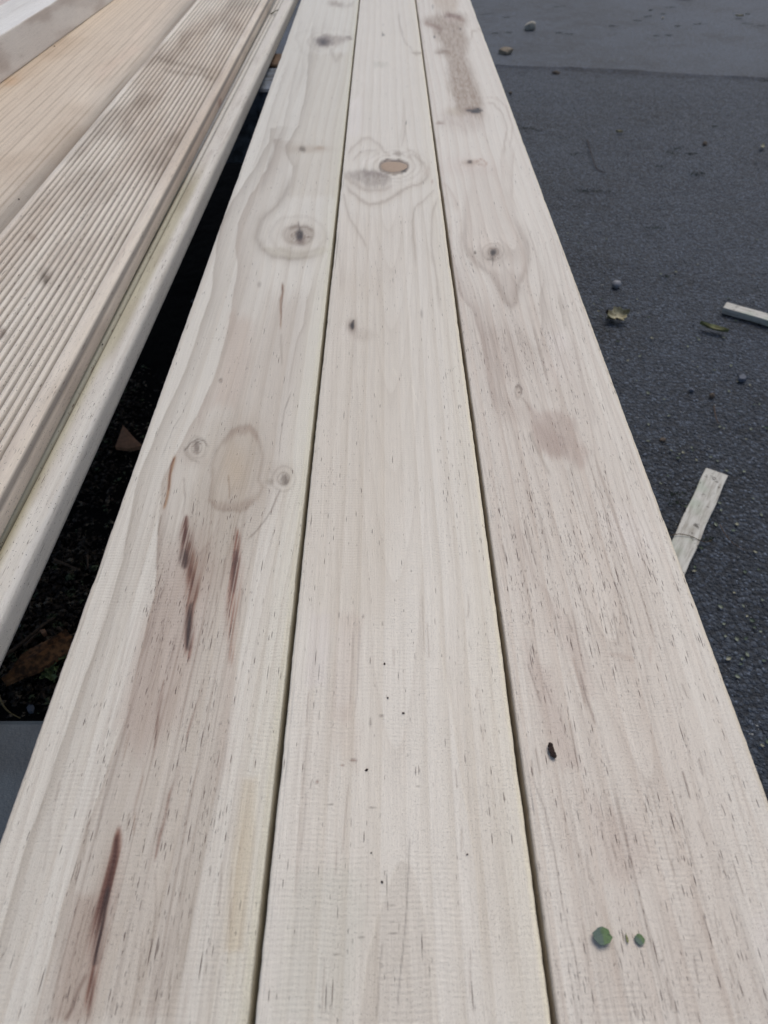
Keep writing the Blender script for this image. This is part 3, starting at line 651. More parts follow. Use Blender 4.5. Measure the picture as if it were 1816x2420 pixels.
def paint_right(p):
    p.sat = .42
    C5 = (560, 0, 2.371); C6 = (1000, 500, 3.16); C7 = (1100, 1200, 2.767); C8 = (1200, 1700, 2.695)
    p.frame(*C5); p.push(1335, 622, 110, 60, 6); p.push(1210, 110, 130, 50, 6); p.push(1310, 915, 100, 45, 4)
    p.frame(*C6); p.push(525, 305, 240, 200, 9); p.push(712, 1345, 100, 120, 4)
    p.bands(37, (0.87, 0.82, 0.79), (0.93, 0.90, 0.88), .9, 10.0, 8.0)
    p.frame(0, 0, 1)
    p.poly([(1070, 700), (1130, 900), (1170, 1150), (1200, 1400), (1250, 1700), (1350, 2100), (1400, 2420), (1816, 2420), (1740, 2000), (1640, 1700), (1560, 1400), (1480, 1150), (1380, 900), (1300, 700)], 60, (.955, .915, .895), 1.0)
    K = .27 / CT
    p.arches((.262 + (0) - SL['E']) * K, 62, .50, 301, .6, (.80, .72, .68), 560, 2500)
    p.arches((.268 - SL['E']) * K, 23, .50, 321, .35, (.82, .75, .71), 700, 2500)
    # brown water stain down the upper part
    p.sat = 1.0
    p.frame(*C5)
    p.poly([(1130, -60), (1250, -60), (1240, 40), (1215, 70), (1120, 60), (1090, 0)], 14, (.76, .68, .60), .9, noise=.4)
    p.poly([(1045, 110), (1120, 80), (1200, 70), (1285, 90), (1292, 125), (1270, 160), (1300, 230), (1285, 320), (1330, 420), (1360, 520), (1385, 600), (1370, 650), (1290, 640), (1230, 600), (1190, 500), (1185, 400), (1175, 320), (1120, 290), (1150, 260), (1110, 200), (1095, 150), (1050, 132)], 16, (.52, .43, .36), 1.0, noise=.45)
    p.line([(1050, 125), (1120, 150), (1160, 175)], 6, (.62, .48, .42), .8); p.line([(1160, 80), (1240, 95), (1285, 125)], 6, (.66, .5, .42), .8)
    p.ell(1212, 104, 50, 20, .5, (1.15, 1.15, 1.2), .8); p.line([(1160, 100), (1200, 85), (1260, 95)], 3, (.6, .55, .55), .8)
    p.ell(1150, 290, 34, 12, .6, (.6, .52, .46), .85, .3)
    p.poly([(1150, 640), (1240, 620), (1400, 640), (1390, 690), (1330, 740), (1240, 730), (1150, 700)], 22, (.80, .755, .74), .9, noise=.5)
    p.ell(1235, 622, 60, 26, .6, (.86, .82, .76), .9); p.ell(1140, 688, 24, 7, .6, (.6, .5, .46), .85)
    p.poly([(1282, 622), (1310, 608), (1345, 602), (1382, 622), (1350, 634), (1310, 632)], 2.2, (.07, .045, .04), 1.0); p.ell(1315, 618, 40, 18, .6, (.55, .42, .38), .7)
    p.line([(1390, 575), (1440, 580), (1490, 640), (1515, 720), (1500, 800), (1500, 900)], 2.4, (.78, .74, .71), .8); p.line([(1380, 545), (1450, 545), (1510, 600), (1545, 700), (1530, 850)], 2.2, (.82, .78, .75), .7)
    p.line([(1310, 230), (1320, 180), (1360, 160), (1390, 190)], 2, LINE, .7)
    for x, y in ((1135, 180), (1108, 210), (1255, 163), (1100, 42), (1215, 172)): p.ell(x, y, 6, 5, .6, (.12, .09, .08), .9)
    p.ell(1310, 914, 44, 16, .7, (.75, .68, .62), .9); p.ell(1302, 912, 14, 10, .6, (.2, .15, .13), .95); p.line([(1330, 915), (1370, 895), (1405, 910), (1390, 925), (1340, 925)], 2.2, (.8, .68, .62), .8)
    p.ell(1300, 935, 150, 50, .8, (.95, .92, .92), .8)
    p.edge([(1145, 1000), (1200, 1060), (1230, 1130), (1240, 1186)], 8, -1, (.8, .74, .71), .6)
    p.edge([(1560, 800), (1545, 950), (1545, 1100), (1570, 1186)], 9, -1, (.80, .75, .72), .6); p.edge([(1500, 760), (1480, 900), (1495, 1050)], 9, 1, (.84, .8, .77), .5)
    p.sat = .5
    # rounded whorl below
    p.frame(*C6)
    R = [(340, -330), (350, -200), (330, -60), (315, 80), (302, 200), (318, 280), (385, 370), (450, 430), (505, 470), (545, 540), (575, 600), (615, 675), (660, 708), (695, 665), (700, 600), (720, 530), (765, 460), (778, 370), (765, 230), (720, 120), (680, 60), (660, -60), (600, -200), (560, -330)]
    p.poly(R, 14, (.965, .935, .92), 1.0); p.line(R[2:-2], 5.5, (.76, .67, .62), .6, fade_noise=.6); p.line(R, 10, (.9, .86, .84), .8); p.poly([(505, 470), (575, 600), (615, 675), (660, 708), (695, 665), (705, 580), (760, 460), (690, 450), (600, 440)], 14, (.88, .83, .81), .8, noise=.4)
    p.rings(525, 300, 44, 34, 1.1, (.72, .64, .58), .8, .8, 3.4); p.ell(525, 300, 46, 40, .8, (.6, .5, .44), .9, .3); p.ell(525, 300, 24, 22, .5, (.13, .09, .08), 1.0); p.line([(525, 320), (520, 420)], 1.8, (.5, .42, .38), .8); p.ell(515, 350, 30, 16, .7, (.55, .5, .47), .9); p.ell(392, 312, 11, 9, .5, (.3, .24, .17), .95); p.ell(540, 330, 150, 60, .8, (.9, .86, .83), .9, .3)
    p.ell(520, 240, 120, 50, .9, (1.07, 1.07, 1.07), .8)
    p.ell(712, 1345, 26, 56, .4, (.72, .66, .62), .9); p.ell(714, 1350, 12, 28, .5, (1.3, 1.27, 1.25), .8); p.ell(716, 1350, 5, 6, .6, (.3, .25, .22), .9); p.line([(690, 1320), (712, 1295), (736, 1330), (735, 1370)], 2.4, (.5, .43, .4), .8); p.line([(735, 1380), (780, 1430), (800, 1500)], 3, (.75, .66, .62), .8)
    p.edge([(200, 250), (290, 640), (370, 730), (430, 900), (460, 1050), (480, 1180), (500, 1300), (540, 1480), (640, 1620)], 18, 1, (.80, .70, .675), .8, 3)
    p.edge([(860, 350), (905, 520), (870, 640), (880, 750), (910, 900)], 10, 1, (.82, .76, .73), .7); p.edge([(1000, 600), (1040, 780), (1060, 900)], 8, 1, LINE, .7)
    p.edge([(1120, 900), (1180, 1150), (1215, 1290), (1280, 1500), (1290, 1650)], 14, -1, (.86, .8, .78), .8)
    p.poly([(420, 880), (600, 860), (760, 960), (800, 1150), (700, 1250), (560, 1300), (480, 1200)], 34, (.93, .885, .87), .9)
    p.poly([(790, 1440), (850, 1500), (1000, 1480), (1130, 1560), (1150, 1650), (1170, 1720), (1240, 1800), (1215, 1900), (1170, 1925), (1130, 1880), (1040, 1830), (960, 1835), (880, 1790), (840, 1700), (810, 1600)], 14, (.87, .775, .755), 1.0)
    p.poly([(820, 1600), (900, 1580), (1040, 1680), (1090, 1760), (1060, 1830), (960, 1830), (870, 1780)], 20, (.90, .82, .80), .9)
    p.poly([(930, 920), (1060, 900), (1090, 1000), (1010, 1060), (950, 1000)], 16, (1.06, 1.07, 1.13), .9); p.ell(1020, 1160, 110, 110, .9, (1.02, 1.02, 1.05), .9)
    p.poly([(480, 1300), (700, 1390), (780, 1480), (740, 1600), (600, 1560), (520, 1440)], 30, (.91, .86, .84), .8)
    p.line([(800, 1640), (820, 1720), (900, 1880), (960, 1990)], 4, LINE, .7); p.line([(570, 620), (615, 780)], 2, (1.1, 1.1, 1.1), .8)
    p.frame(*C7)
    p.poly([(900, 60), (1050, 0), (1160, 100), (1250, 250), (1150, 340), (1010, 260)], 44, (1.05, 1.06, 1.12), .9)
    p.edge([(300, 0), (350, 130), (420, 330), (460, 460), (540, 560), (580, 720), (600, 880)], 22, -1, (.86, .79, .77), .7, 4)
    p.poly([(380, 860), (440, 960), (560, 1080), (600, 1260), (700, 1560), (760, 1700), (640, 1700), (540, 1480), (470, 1240), (410, 1050)], 22, (.93, .855, .845), 1.0)
    p.poly([(560, 600), (660, 700), (780, 960), (860, 1230), (820, 1260), (740, 1060), (640, 900)], 20, (.945, .875, .865), .9)
    p.line([(700, 960), (725, 1060), (760, 1180), (800, 1330)], 4, (.80, .68, .64), .9); p.line([(745, 1040), (790, 1230), (830, 1340), (860, 1430)], 2.6, (.55, .44, .42), .8); p.line([(690, 640), (760, 980), (800, 1100)], 1.8, (.6, .48, .45), .7, fade_noise=.4)
    p.edge([(1160, 200), (1180, 500), (1220, 760), (1240, 980)], 20, -1, (.93, .89, .87), .8, 4)
    p.line([(930, 950), (1010, 970), (1120, 1010)], 5, (.88, .78, .75), .7); p.line([(1210, 900), (1210, 1020)], 4, (.86, .76, .73), .7)
    for L in ([(690, 0), (760, 220), (830, 480), (900, 800), (980, 1120), (1040, 1330), (1140, 1700), (1190, 1937)], [(700, 30), (790, 300), (880, 700), (1030, 1260)], [(270, 420), (330, 850), (400, 1250), (450, 1700), (480, 1937)], [(300, 900), (410, 1340)]):
        p.line(L, 1.1, (1.10, 1.10, 1.10), .8)
    for L in ([(390, 540 - 450), (470, 400)], [(970, 670), (1010, 920)], [(665, 690), (705, 830)], [(1410, 1140), (1450, 1240)], [(1420, 1710), (1475, 1920)], [(1520, 1640), (1560, 1760)], [(420, 900), (470, 960)], [(510, 1130), (570, 1300)], [(400, 1000), (500, 1300)], [(680, 1380), (720, 1630)], [(240, 230), (280, 370)], [(430, 1640), (440, 1760)], [(600, 1300), (660, 1500)], [(460, 1560), (500, 1760)], [(1080, 880), (1110, 980)]):
        p.line(L, 1.8, (.5, .40, .37), .75, fade_noise=.3)
    p.frame(*C8)
    p.poly([(480, 420), (600, 560), (820, 640), (900, 860), (820, 1060), (640, 1020), (560, 760)], 34, (.945, .88, .865), .95)
    p.poly([(1560, 1280), (1700, 1200), (1700, 1560), (1600, 1500)], 30, (1.02, 1.03, 1.08), .9)
    p.edge([(340, 400), (420, 760), (520, 1000), (640, 1300), (700, 1600), (720, 1940)], 26, -1, (.93, .89, .87), .8, 5)
    for L in ([(150, 180), (170, 400), (240, 560), (300, 860), (350, 1200), (440, 1560), (490, 1900)], [(500, 850), (520, 1000), (560, 1060)], [(660, 780), (700, 910)], [(745, 730), (775, 830)], [(1030, 650), (1080, 830), (1110, 950)], [(1040, 890), (1065, 1010)], [(1110, 320), (1170, 530)], [(1215, 240), (1250, 380)], [(1430, 900), (1510, 1140)], [(1210, 640), (1260, 770)], [(480, 1280), (525, 1560)], [(1310, 1200), (1340, 1400)], [(1340, 910), (1360, 1010)], [(1180, 1500), (1215, 1700)], [(1410, 1560), (1450, 1700)], [(780, 1650), (840, 1940)], [(1010, 1650), (1060, 1860)], [(700, 1470), (715, 1530)], [(860, 700), (910, 860)]):
        p.line(L, 2.0, (.55, .45, .42), .7, fade_noise=.3)
    for x, y in ((1235, 965), (1378, 970), (680, 1560), (985, 1540), (465, 530), (1100, 500)): p.ell(x, y, 7, 9, .6, (.55, .5, .48), .8)
    p.DN[:] = 0.26
    p.frame(0, 0, 1)
    p.dash([(1000, 0), (1120, 0), (1290, 500), (1200, 560), (1020, 500)], 25, 0.10)
    p.dash([(1170, 780), (1310, 780), (1330, 880), (1200, 900)], 18, 0.85)
    p.dash([(1170, 1150), (1240, 1500), (1330, 1500), (1620, 1500), (1480, 1080), (1330, 1150)], 40, 0.75)
    p.dash([(1380, 1880), (1450, 2060), (1700, 2050), (1600, 1880)], 30, 0.8)
    p.dash([(1300, 2100), (1340, 2420), (1816, 2420), (1700, 2060)], 30, 0.4)
    p.dash([(1400, 1640), (1450, 1840), (1600, 1840), (1560, 1640)], 20, 0.12)
    wdt = p.U.max()
    p.tint(sst(wdt - .0026, wdt - .0012, p.U), (1.02, .98, .84), .9); p.tint(sst(0.0016, 0.0004, p.U), (.74, .68, .60), .8)

MW = [wood_material('dressed_pine_%s' % n, seed=s) for n, s in (('a', 0.0), ('b', 40.0), ('c', 80.0))]
VP = 908.0
SL = {'A': -.3585, 'B': -.1085, 'C': -.1034, 'D': .1338, 'E': .1380, 'F': .3735}
for (l, r, tone, fn, mt, lab) in (('A', 'B', (216, 211, 199), paint_left, 0, 'pale pine board beside the dark gap, with red-brown resin streaks and an oval stain'),
                                  ('C', 'D', (218, 212, 200), paint_mid, 1, 'pale pine board between two others, with one round tan knot and cream right edge'),
                                  ('E', 'F', (218, 212, 200), paint_right, 2, 'pinkish pine board beside the asphalt, with dark brown stain at its far end')):
    org, yaw = board_frame(SL[l], VP, ZB); org2, _ = board_frame(SL[r], VP, ZB)
    wd = (org2 - org).length
    ob = make_board('pine_board', org, yaw, rect_profile(wd, 0.045, 0.0008, 190, 3, 3), ZB, srgb(*tone), fn, MW[mt], rows=1020)
    tag(ob, lab, 'wooden board', 'smooth pine boards laid side by side')
    if l == 'C': mid_board = ob

# the round tan knot, a plug slightly proud of the board
kc = at(931, 394, ZB); kr = 31 / depth_px(kc); ky = kr * 1.02
v = [(0, 0, .0005)]; f = []
for ring, (rr, zz) in enumerate(((.5, .00048), (.88, .00040), (1.0, .00010))):
    for k in range(28):
        a = 2 * math.pi * k / 28; q = rr * (1 + .05 * math.sin(3 * a + 1))
        v.append((kr * q * math.cos(a), ky * q * math.sin(a), zz))
for k in range(28): f.append((0, 1 + k, 1 + (k + 1) % 28))
for r_ in range(2):
    for k in range(28): a = 1 + r_ * 28; f.append((a + k, a + 28 + k, a + 28 + (k + 1) % 28, a + (k + 1) % 28))
mk = NT('knot_wood'); tc = mk.n('TexCoord').outputs['Object']
wv = mk.n('TexWave', wave_type='RINGS', rings_direction='Z'); mk.l(tc, wv.inputs[0]); wv.inputs['Scale'].default_value = 420; wv.inputs['Distortion'].default_value = 2.5; wv.inputs['Detail Scale'].default_value = 2
sp_ = mk.noise(tc, 900, 3, .7)
cc = mk.mix(mk.math('MULTIPLY', wv.outputs[1], .5), (*srgb(172, 150, 128), 1), (*srgb(132, 110, 92), 1))
cc = mk.mix(mk.ramp(sp_, .58, .7, 0, .6), cc, (*srgb(110, 86, 72), 1)); mk.l(cc, mk.b.inputs['Base Color']); mk.b.inputs['Roughness'].default_value = .6
mk.bump(sp_, .0002)
ko = link('knot', mesh('knot', v, f), mk.m, mid_board)
ko.matrix_parent_inverse = Matrix(); ko.location = (kc.x - mid_board.location.x, kc.y - mid_board.location.y, 0.0)

# =================================================================== WEATHERED STACK ON THE LEFT
M_weath = wood_material('weathered_decking', ripple=0.0, speck=1.5, dash=1.0, fibre=1.5, bump=0.0004, rough=.75, blackspeck=.5, seed=120)
M_rough = wood_material('weathered_board', ripple=0.0, speck=1.6, dash=.5, fibre=1.6, bump=0.0004, rough=.78, blackspeck=.7, seed=160)
def groove_profile(w, t, r, g0, g1, n, depth, half, r2=None):
    """rounded board with n grooves between u = g0 and g1"""
    r2 = r2 or r
    top = []
    for k in range(7):
        a = math.radians(180 - 90 * k / 6); top.append((r + r * math.cos(a), -r + r * math.sin(a)))
    m = n * 9
    for k in range(m + 1):
        u = g0 + (g1 - g0) * k / m; ph = (u - g0) / (g1 - g0) * n; fr = ph - math.floor(ph) - 0.5
        dd = fr * (g1 - g0) / n
        q = 1 - abs(fr) * 2
        z = -0.0009 * q * q - (depth - .0007) * math.exp(-(dd / half) ** 2)
        top.append((u, z))
    if g1 < w - r2 - .004: top.append(((g1 + w - r2) / 2, 0.0))
    for k in range(7):
        a = math.radians(90 - 90 * k / 6); top.append((w - r2 + r2 * math.cos(a), -r2 + r2 * math.sin(a)))
    for k in range(1, 5): top.append((w, -r2 - (t - 2 * r2) * k / 5))
    for k in range(5):
        a = math.radians(-90 * k / 4); top.append((w - r2 + r2 * math.cos(a), -t + r2 + r2 * math.sin(a)))
    for k in range(5):
        a = math.radians(-90 - 90 * k / 4); top.append((r + r * math.cos(a), -t + r + r * math.sin(a)))
    return top
def paint_grooved(p):
    p.bands(51, (.88, .85, .82), (.89, .85, .81), .9, 14.0, 7.0)
    n1 = .5 + .5 * fbm(p.U * 14, p.V * 3.2, 52, 4)
    p.tint(sst(.42, .72, n1), (.85, .78, .73), .9)
    n2 = .5 + .5 * fbm(p.U * 30, p.V * 9, 53, 4); p.tint(sst(.5, .8, n2), (.72, .68, .65), .8)
    # bleached left margin, knots and the two dark bars
    p.tint(sst(.030, .006, p.U), (1.03, 1.04, 1.04), .8)
    p.frame(350, 0, 4.611)
    p.line([(80, 630), (230, 665), (400, 712), (560, 750), (700, 790)], 5, (.66, .60, .55), .8, fade_noise=.4); p.line([(130, 750), (300, 795), (480, 800), (640, 832), (760, 870)], 4.5, (.62, .55, .5), .8, fade_noise=.4)
    p.poly([(520, 700), (700, 720), (830, 760), (800, 900), (700, 860), (560, 800)], 14, (.84, .78, .72), .8, noise=.5)
    p.ell(960, 290, 60, 60, .9, (.76, .70, .66), .8, .4); p.ell(680, 200, 60, 60, .9, (.82, .76, .72), .7, .4); p.ell(785, 1130, 14, 60, .6, (.7, .5, .45), .8)
    p.poly([(900, 700), (960, 640), (1100, 400), (1180, 260), (1260, 60), (1300, 60), (1150, 460), (960, 820)], 16, (.98, .98, .93), .7)
    p.frame(0, 450, 4.15)
    p.ell(450, 850, 60, 80, .8, (.6, .54, .50), .9, .3); p.ell(445, 870, 20, 40, .7, (.4, .34, .3), .9, .3); p.ell(20, 1400, 40, 60, .7, (.5, .42, .38), .9, .3)
    p.poly([(620, 560), (900, 400), (1000, 500), (800, 800), (560, 900), (450, 700)], 50, (.84, .79, .76), .8, noise=.4); p.ell(310, 450, 40, 30, .8, (.72, .63, .58), .8)
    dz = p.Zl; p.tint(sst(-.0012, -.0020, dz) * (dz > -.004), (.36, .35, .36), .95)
    # pinkish weathered side and shoulder
    wdt = p.U.max()
    p.tint(sst(wdt - .013, wdt - .004, p.U), (.99, .96, .93), .9); p.tint(sst(wdt - .0012, wdt - .0001, p.U), (.98, .92, .88), 1.0)
    p.DN[:] = .30
def paint_under(p):
    p.bands(61, (.88, .85, .80), (.90, .87, .82), .8, 8.0, 3.0)
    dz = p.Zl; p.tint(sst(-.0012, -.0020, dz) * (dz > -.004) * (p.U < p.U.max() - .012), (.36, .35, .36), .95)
    wdt = p.U.max(); d = wdt - p.U + .0012 * fbm(p.V * 30, p.U * 0, 62, 4)
    lim = .0078 + .0045 * sst(.56, .36, p.V); fresh = sst(lim - .0008, lim + .0012, d) * sst(.82, .72, p.V)     # greenish where the upper board kept it from weathering
    p.tint(fresh, (.82, .80, .62), .95)
    p.tint(sst(.5, .75, .5 + .5 * fbm(p.U * 60, p.V * 4, 63, 3)) * fresh, (.85, .80, .68), .8)
    p.tint(sst(lim, lim - .002, d), (1.05, 1.05, 1.03), .8)
    p.DN[:] = .35
SLR, SLL, VG = -.538, -.853, 928.0
ZG = ZB + 0.0
org, yaw = board_frame(SLL, VG, ZG); o2, _ = board_frame(SLR, VG, ZG); wd = (o2 - org).length + .0015
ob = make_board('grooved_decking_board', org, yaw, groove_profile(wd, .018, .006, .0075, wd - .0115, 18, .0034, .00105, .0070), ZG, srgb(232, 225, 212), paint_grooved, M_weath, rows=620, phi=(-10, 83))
tag(ob, 'weathered ridged decking board lying uppermost, beside the smooth tan board', 'decking board', 'weathered decking boards')
# board under it, with its bare rim showing
ZU = ZG - .0190
org, yaw = board_frame(-.4645, 952.0, ZU)
wU = .139; dr = Vector((math.cos(yaw), -math.sin(yaw), 0)); org = org - dr * (wU + .004)
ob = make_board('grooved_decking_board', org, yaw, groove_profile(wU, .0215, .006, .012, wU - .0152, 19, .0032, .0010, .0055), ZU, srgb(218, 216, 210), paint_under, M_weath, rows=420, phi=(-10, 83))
tag(ob, 'lower decking board with rounded white rim and greenish grooves, right beside the dark gap', 'decking board', 'weathered decking boards')

# tan board to the left of the ridged one
def paint_tan(p):
    g = p.G + 5 * fbm(p.V * 1.2, p.U * 0, 71, 2)
    p.C *= (1 + .05 * fbm(g / 1.4, p.V * 4, 72, 3))[..., None]
    t = g / 6.2 + .3 * fbm(g / 30, p.V * .6, 73, 2); fr = t - np.floor(t)
    p.tint(np.exp(-((fr - .5) / .085) ** 2), (.66, .58, .50), .75)
    p.tint(sst(.45, .75, .5 + .5 * fbm(p.U * 12, p.V * 6, 74, 4)), (.84, .76, .68), .8)
    p.frame(0, 0, 4.15)
    p.ell(100, 790, 90, 40, .8, (1.05, .88, .70), .8); p.ell(830, 920, 190, 110, .9, (1.10, 1.14, 1.18), .8, .4); p.poly([(1290, 360), (1440, 200), (1480, 240), (1340, 400)], 14, (1.08, 1.06, 1.08), .8)
    p.poly([(920, 700), (1300, 440), (1400, 480), (1000, 760)], 14, (1.03, .98, .98), .8)
    wdt = p.U.max()
    n = .010 * fbm(p.U * 0, p.V * 7, 75, 3)
    p.tint(sst(wdt - .042, wdt - .018, p.U + n), (.88, .91, .95), .8)       # grey margin; the shade of the rounded shoulder is painted in
    p.tint(sst(wdt - .022, wdt - .006, p.U + n * .5), (.60, .61, .63), .95)  # darkest part of the painted shade, where the shoulder turns down
    p.DN[:] = .18
ZT = ZG + .001
org, yaw = board_frame(-1.30, 940.0, ZT); o2, _ = board_frame(-.862, 940.0, ZT); wd = (o2 - org).length
def shoulder_profile(w, t, r, big, drop, n):
    top = []
    for k in range(5):
        a = math.radians(180 - 90 * k / 4); top.append((r + r * math.cos(a), -r + r * math.sin(a)))
    for k in range(1, n + 1):
        u = r + (w - r - r) * k / n; s_ = max(0, (u - (w - big)) / big); top.append((u, -drop * s_ ** 2.2))
    z0 = top[-1][1]
    for k in range(1, 5):
        a = math.radians(70 - 70 * k / 4); top.append((w - r + r * math.cos(a), z0 - r + r * math.sin(a)))
    top += [(w, -t * .6), (w, -t), (w * .66, -t), (w * .33, -t), (0, -t), (0, -t * .6)]
    return top
ob = make_board('tan_decking_board', org, yaw, shoulder_profile(wd, .045, .003, .040, .009, 90), ZT, srgb(216, 201, 181), paint_tan, M_rough, rows=360, phi=(0, 83))
tag(ob, 'flat tan weathered board with fine straight grain and a grey rounded margin', 'wooden board')

# thick white-topped board lying on the tan one
def paint_white(p):
    p.bands(81, (.90, .88, .86), (.95, .93, .91), .6, 9.0, 3.0)
    wdt = p.U.max()
    side = sst(wdt - .0012, wdt - .0002, p.U)
    p.tint(side, (.95, .89, .85), 1.0)
    n = .5 + .5 * fbm(p.V * 14 + fbm(p.V * 5, p.U * 0, 82, 2), p.C[..., 0] * 0 + p.QY / 40, 83, 4)
    p.tint(side * sst(.5, .72, n), (.78, .70, .66), .8)
    p.tint((1 - side) * sst(.5, .8, .5 + .5 * fbm(p.U * 40, p.V * 7, 84, 3)), (.90, .89, .87), .7)
    p.DN[:] = .2
ZW = ZT + .0425
org, yaw = board_frame(-1.609, 1015.0, ZW); dr = Vector((math.cos(yaw), -math.sin(yaw), 0))
ob = make_board('timber_board', org - dr * .066, yaw, rect_profile(.066, .042, .0012, 30, 3, 14), ZW, srgb(232, 231, 226), paint_white, M_rough, rows=360, phi=(20, 84))
tag(ob, 'thick squared board with a whitish top and pinkish side, resting on the tan board', 'wooden board')
def paint_far(p):
    p.bands(91, (.88, .85, .82), (.93, .9, .88), .8, 9.0, 3.0); p.DN[:] = .2
ob = make_board('timber_board', org - dr * (.066 + .004 + .09), yaw, rect_profile(.09, .042, .0014, 24, 3, 4), ZW - .0015, srgb(208, 196, 190), paint_far, M_rough, rows=200, phi=(40, 84))
tag(ob, 'pinkish-grey board at the extreme upper left, behind the whitish one', 'wooden board')
# board that carries those two on the left
def paint_carry(p): p.bands(95, (.88, .85, .82), (.93, .9, .88), .8, 9.0, 3.0)
orgc, yawc = board_frame(-1.30, 940.0, ZT); drc = Vector((math.cos(yawc), -math.sin(yawc), 0))
ob = make_board('tan_decking_board', orgc - drc * .146, yawc, rect_profile(.14, .045, .003, 20, 3, 3), ZT, srgb(200, 190, 178), paint_carry, M_rough, rows=160, phi=(0, 83))
tag(ob, 'tan board hidden beneath the whitish and pinkish boards at the upper left', 'wooden board')

# =================================================================== BEARERS
def box_mesh(name, x0, x1, y0, y1, z0, z1, b=.003, nx=1):
    """bevelled beam along x"""
    sec = [(y0 + b, z0), (y1 - b, z0), (y1, z0 + b), (y1, z1 - b), (y1 - b, z1), (y0 + b, z1), (y0, z1 - b), (y0, z0 + b)]
    v = []; f = []
    for k in range(nx + 1):
        x = x0 + (x1 - x0) * k / nx
        v += [(x, a, c) for a, c in sec]
    for k in range(nx):
        for j in range(8): a = k * 8; f.append((a + j, a + 8 + j, a + 8 + (j + 1) % 8, a + (j + 1) % 8))
    f.append(tuple(range(8))); f.append(tuple(nx * 8 + j for j in range(7, -1, -1)))
    return mesh(name, v, f, smooth=False)
def bearer_mat(name, c1, c2, rough, sc):
    m = NT(name); tc = m.n('TexCoord').outputs['Object']
    a = m.noise(tc, sc, 5, .6); b = m.noise(tc, 600, 3, .7); s_ = m.noise(tc, 120, 2, .5)
    c = m.mix(m.ramp(a, .35, .65), (*c1, 1), (*c2, 1)); c = m.mix(m.ramp(s_, .70, .76, 0, .7), c, (.03, .03, .035, 1))
    m.l(c, m.b.inputs['Base Color']); m.b.inputs['Roughness'].default_value = rough; m.bump(b, .0003); return m.m
M_b1 = bearer_mat('blue_grey_steel', (.042, .060, .080), (.026, .036, .048), .6, 22)
M_b2 = bearer_mat('worn_grey_timber', (.16, .20, .26), (.05, .06, .075), .6, 60)
M_b3 = simple('brown_timber', tuple(srgb(105, 84, 66)), .8, .35, 80, .0004)
ZBE = ZB - .0455
y_far = at(60, 1694, ZBE).y
o = link('support_beam', box_mesh('support_beam', -.95, .118, y_far - .10, y_far, ZBE - .10, ZBE, .004), M_b1)
tag(o, 'smooth blue-grey beam across the lower left under the near ends of the boards', 'beam', 'beams carrying the boards')
o.rotation_euler = (0, 0, 0)
ya, yb = at(630, 212, ZBE).y, at(630, 160, ZBE).y
o = link('support_beam', box_mesh('support_beam', -1.1, .118, ya, yb, ZBE - .10, ZBE, .003), M_b2)
tag(o, 'worn pale grey beam seen through the far end of the gap between the stacks', 'beam', 'beams carrying the boards')
o = link('timber_offcut', box_mesh('timber_offcut', -.7, .1, yb + .012, yb + .075, ZBE - .05, ZBE + .001, .002), M_b3)
tag(o, 'brown timber piece directly behind the worn grey beam in the far end of the gap', 'timber')
M_blk = simple('concrete_block', (.22, .22, .21), .9, .3, 40, .001)
for bx, by, lab in ((-.80, y_far - .05, 'concrete block under the left end of the near blue-grey beam'), (.02, y_far - .05, 'concrete block under the right end of the near blue-grey beam'),
                    (-.90, (ya + yb) / 2, 'concrete block under the left end of the far worn beam'), (.02, (ya + yb) / 2, 'concrete block under the right end of the far worn beam')):
    o = link('concrete_block', box_mesh('concrete_block', -.095, .095, -.095, .095, 0, ZBE - .1005 + .008, .006), M_blk); o.location = (bx, by, -.008)
    tag(o, lab, 'block', 'concrete blocks under the beams')

# =================================================================== LOOSE THINGS
M_lath = NT('dirty_lath'); tc = M_lath.n('TexCoord').outputs['Object']
mp = M_lath.n('Mapping'); mp.inputs['Scale'].default_value = (1, .12, 1); M_lath.l(tc, mp.inputs[0])
a = M_lath.noise(mp.outputs[0], 220, 4, .65); b = M_lath.noise(tc, 90, 4, .7); c_ = M_lath.noise(tc, 500, 3, .7); g_ = M_lath.noise(tc, 18, 2, .5)
c = M_lath.mix(M_lath.ramp(a, .35, .7), (*srgb(198, 197, 190), 1), (*srgb(158, 154, 144), 1))
c = M_lath.mix(M_lath.ramp(g_, .5, .65, 0, .5), c, (*srgb(160, 176, 156), 1))
c = M_lath.mix(M_lath.ramp(b, .58, .70, 0, .85), c, (*srgb(66, 62, 56), 1)); c = M_lath.mix(M_lath.ramp(c_, .62, .72, 0, .6), c, (*srgb(60, 56, 50), 1))
M_lath.l(c, M_lath.b.inputs['Base Color']); M_lath.b.inputs['Roughness'].default_value = .85; M_lath.bump(a, .0006); M_lath = M_lath.m
def lath(pA, pB, w, t, label, lift=0.0):
    """pA, pB: centre points of the two ends on the asphalt"""
    d = pB - pA; L = d.length; ang = math.atan2(d.y, d.x) - math.pi / 2
    n = 14; v = []; f = []
    for k in range(n + 1):
        y = L * k / n; j = .0006 * math.sin(k * 1.7)
        v += [(-w / 2 + j, y, 0), (w / 2 + j, y, 0), (w / 2 + j, y, t * .93), (w / 2 * .95 + j, y, t), (-w / 2 * .95 + j, y, t), (-w / 2 + j, y, t * .93)]
    for k in range(n):
        for j in range(6): a = k * 6; f.append((a + j, a + (j + 1) % 6, a + 6 + (j + 1) % 6, a + 6 + j))
    f.append((5, 4, 3, 2, 1, 0)); f.append(tuple(n * 6 + j for j in range(6)))
    o = link('wood_lath', mesh('wood_lath', v, f, False), M_lath); o.location = (pA.x, pA.y, .002 + lift); o.rotation_euler = (0, 0, ang)
    return tag(o, label, 'wood strip', 'strips of wood dropped on the asphalt')
T = .009
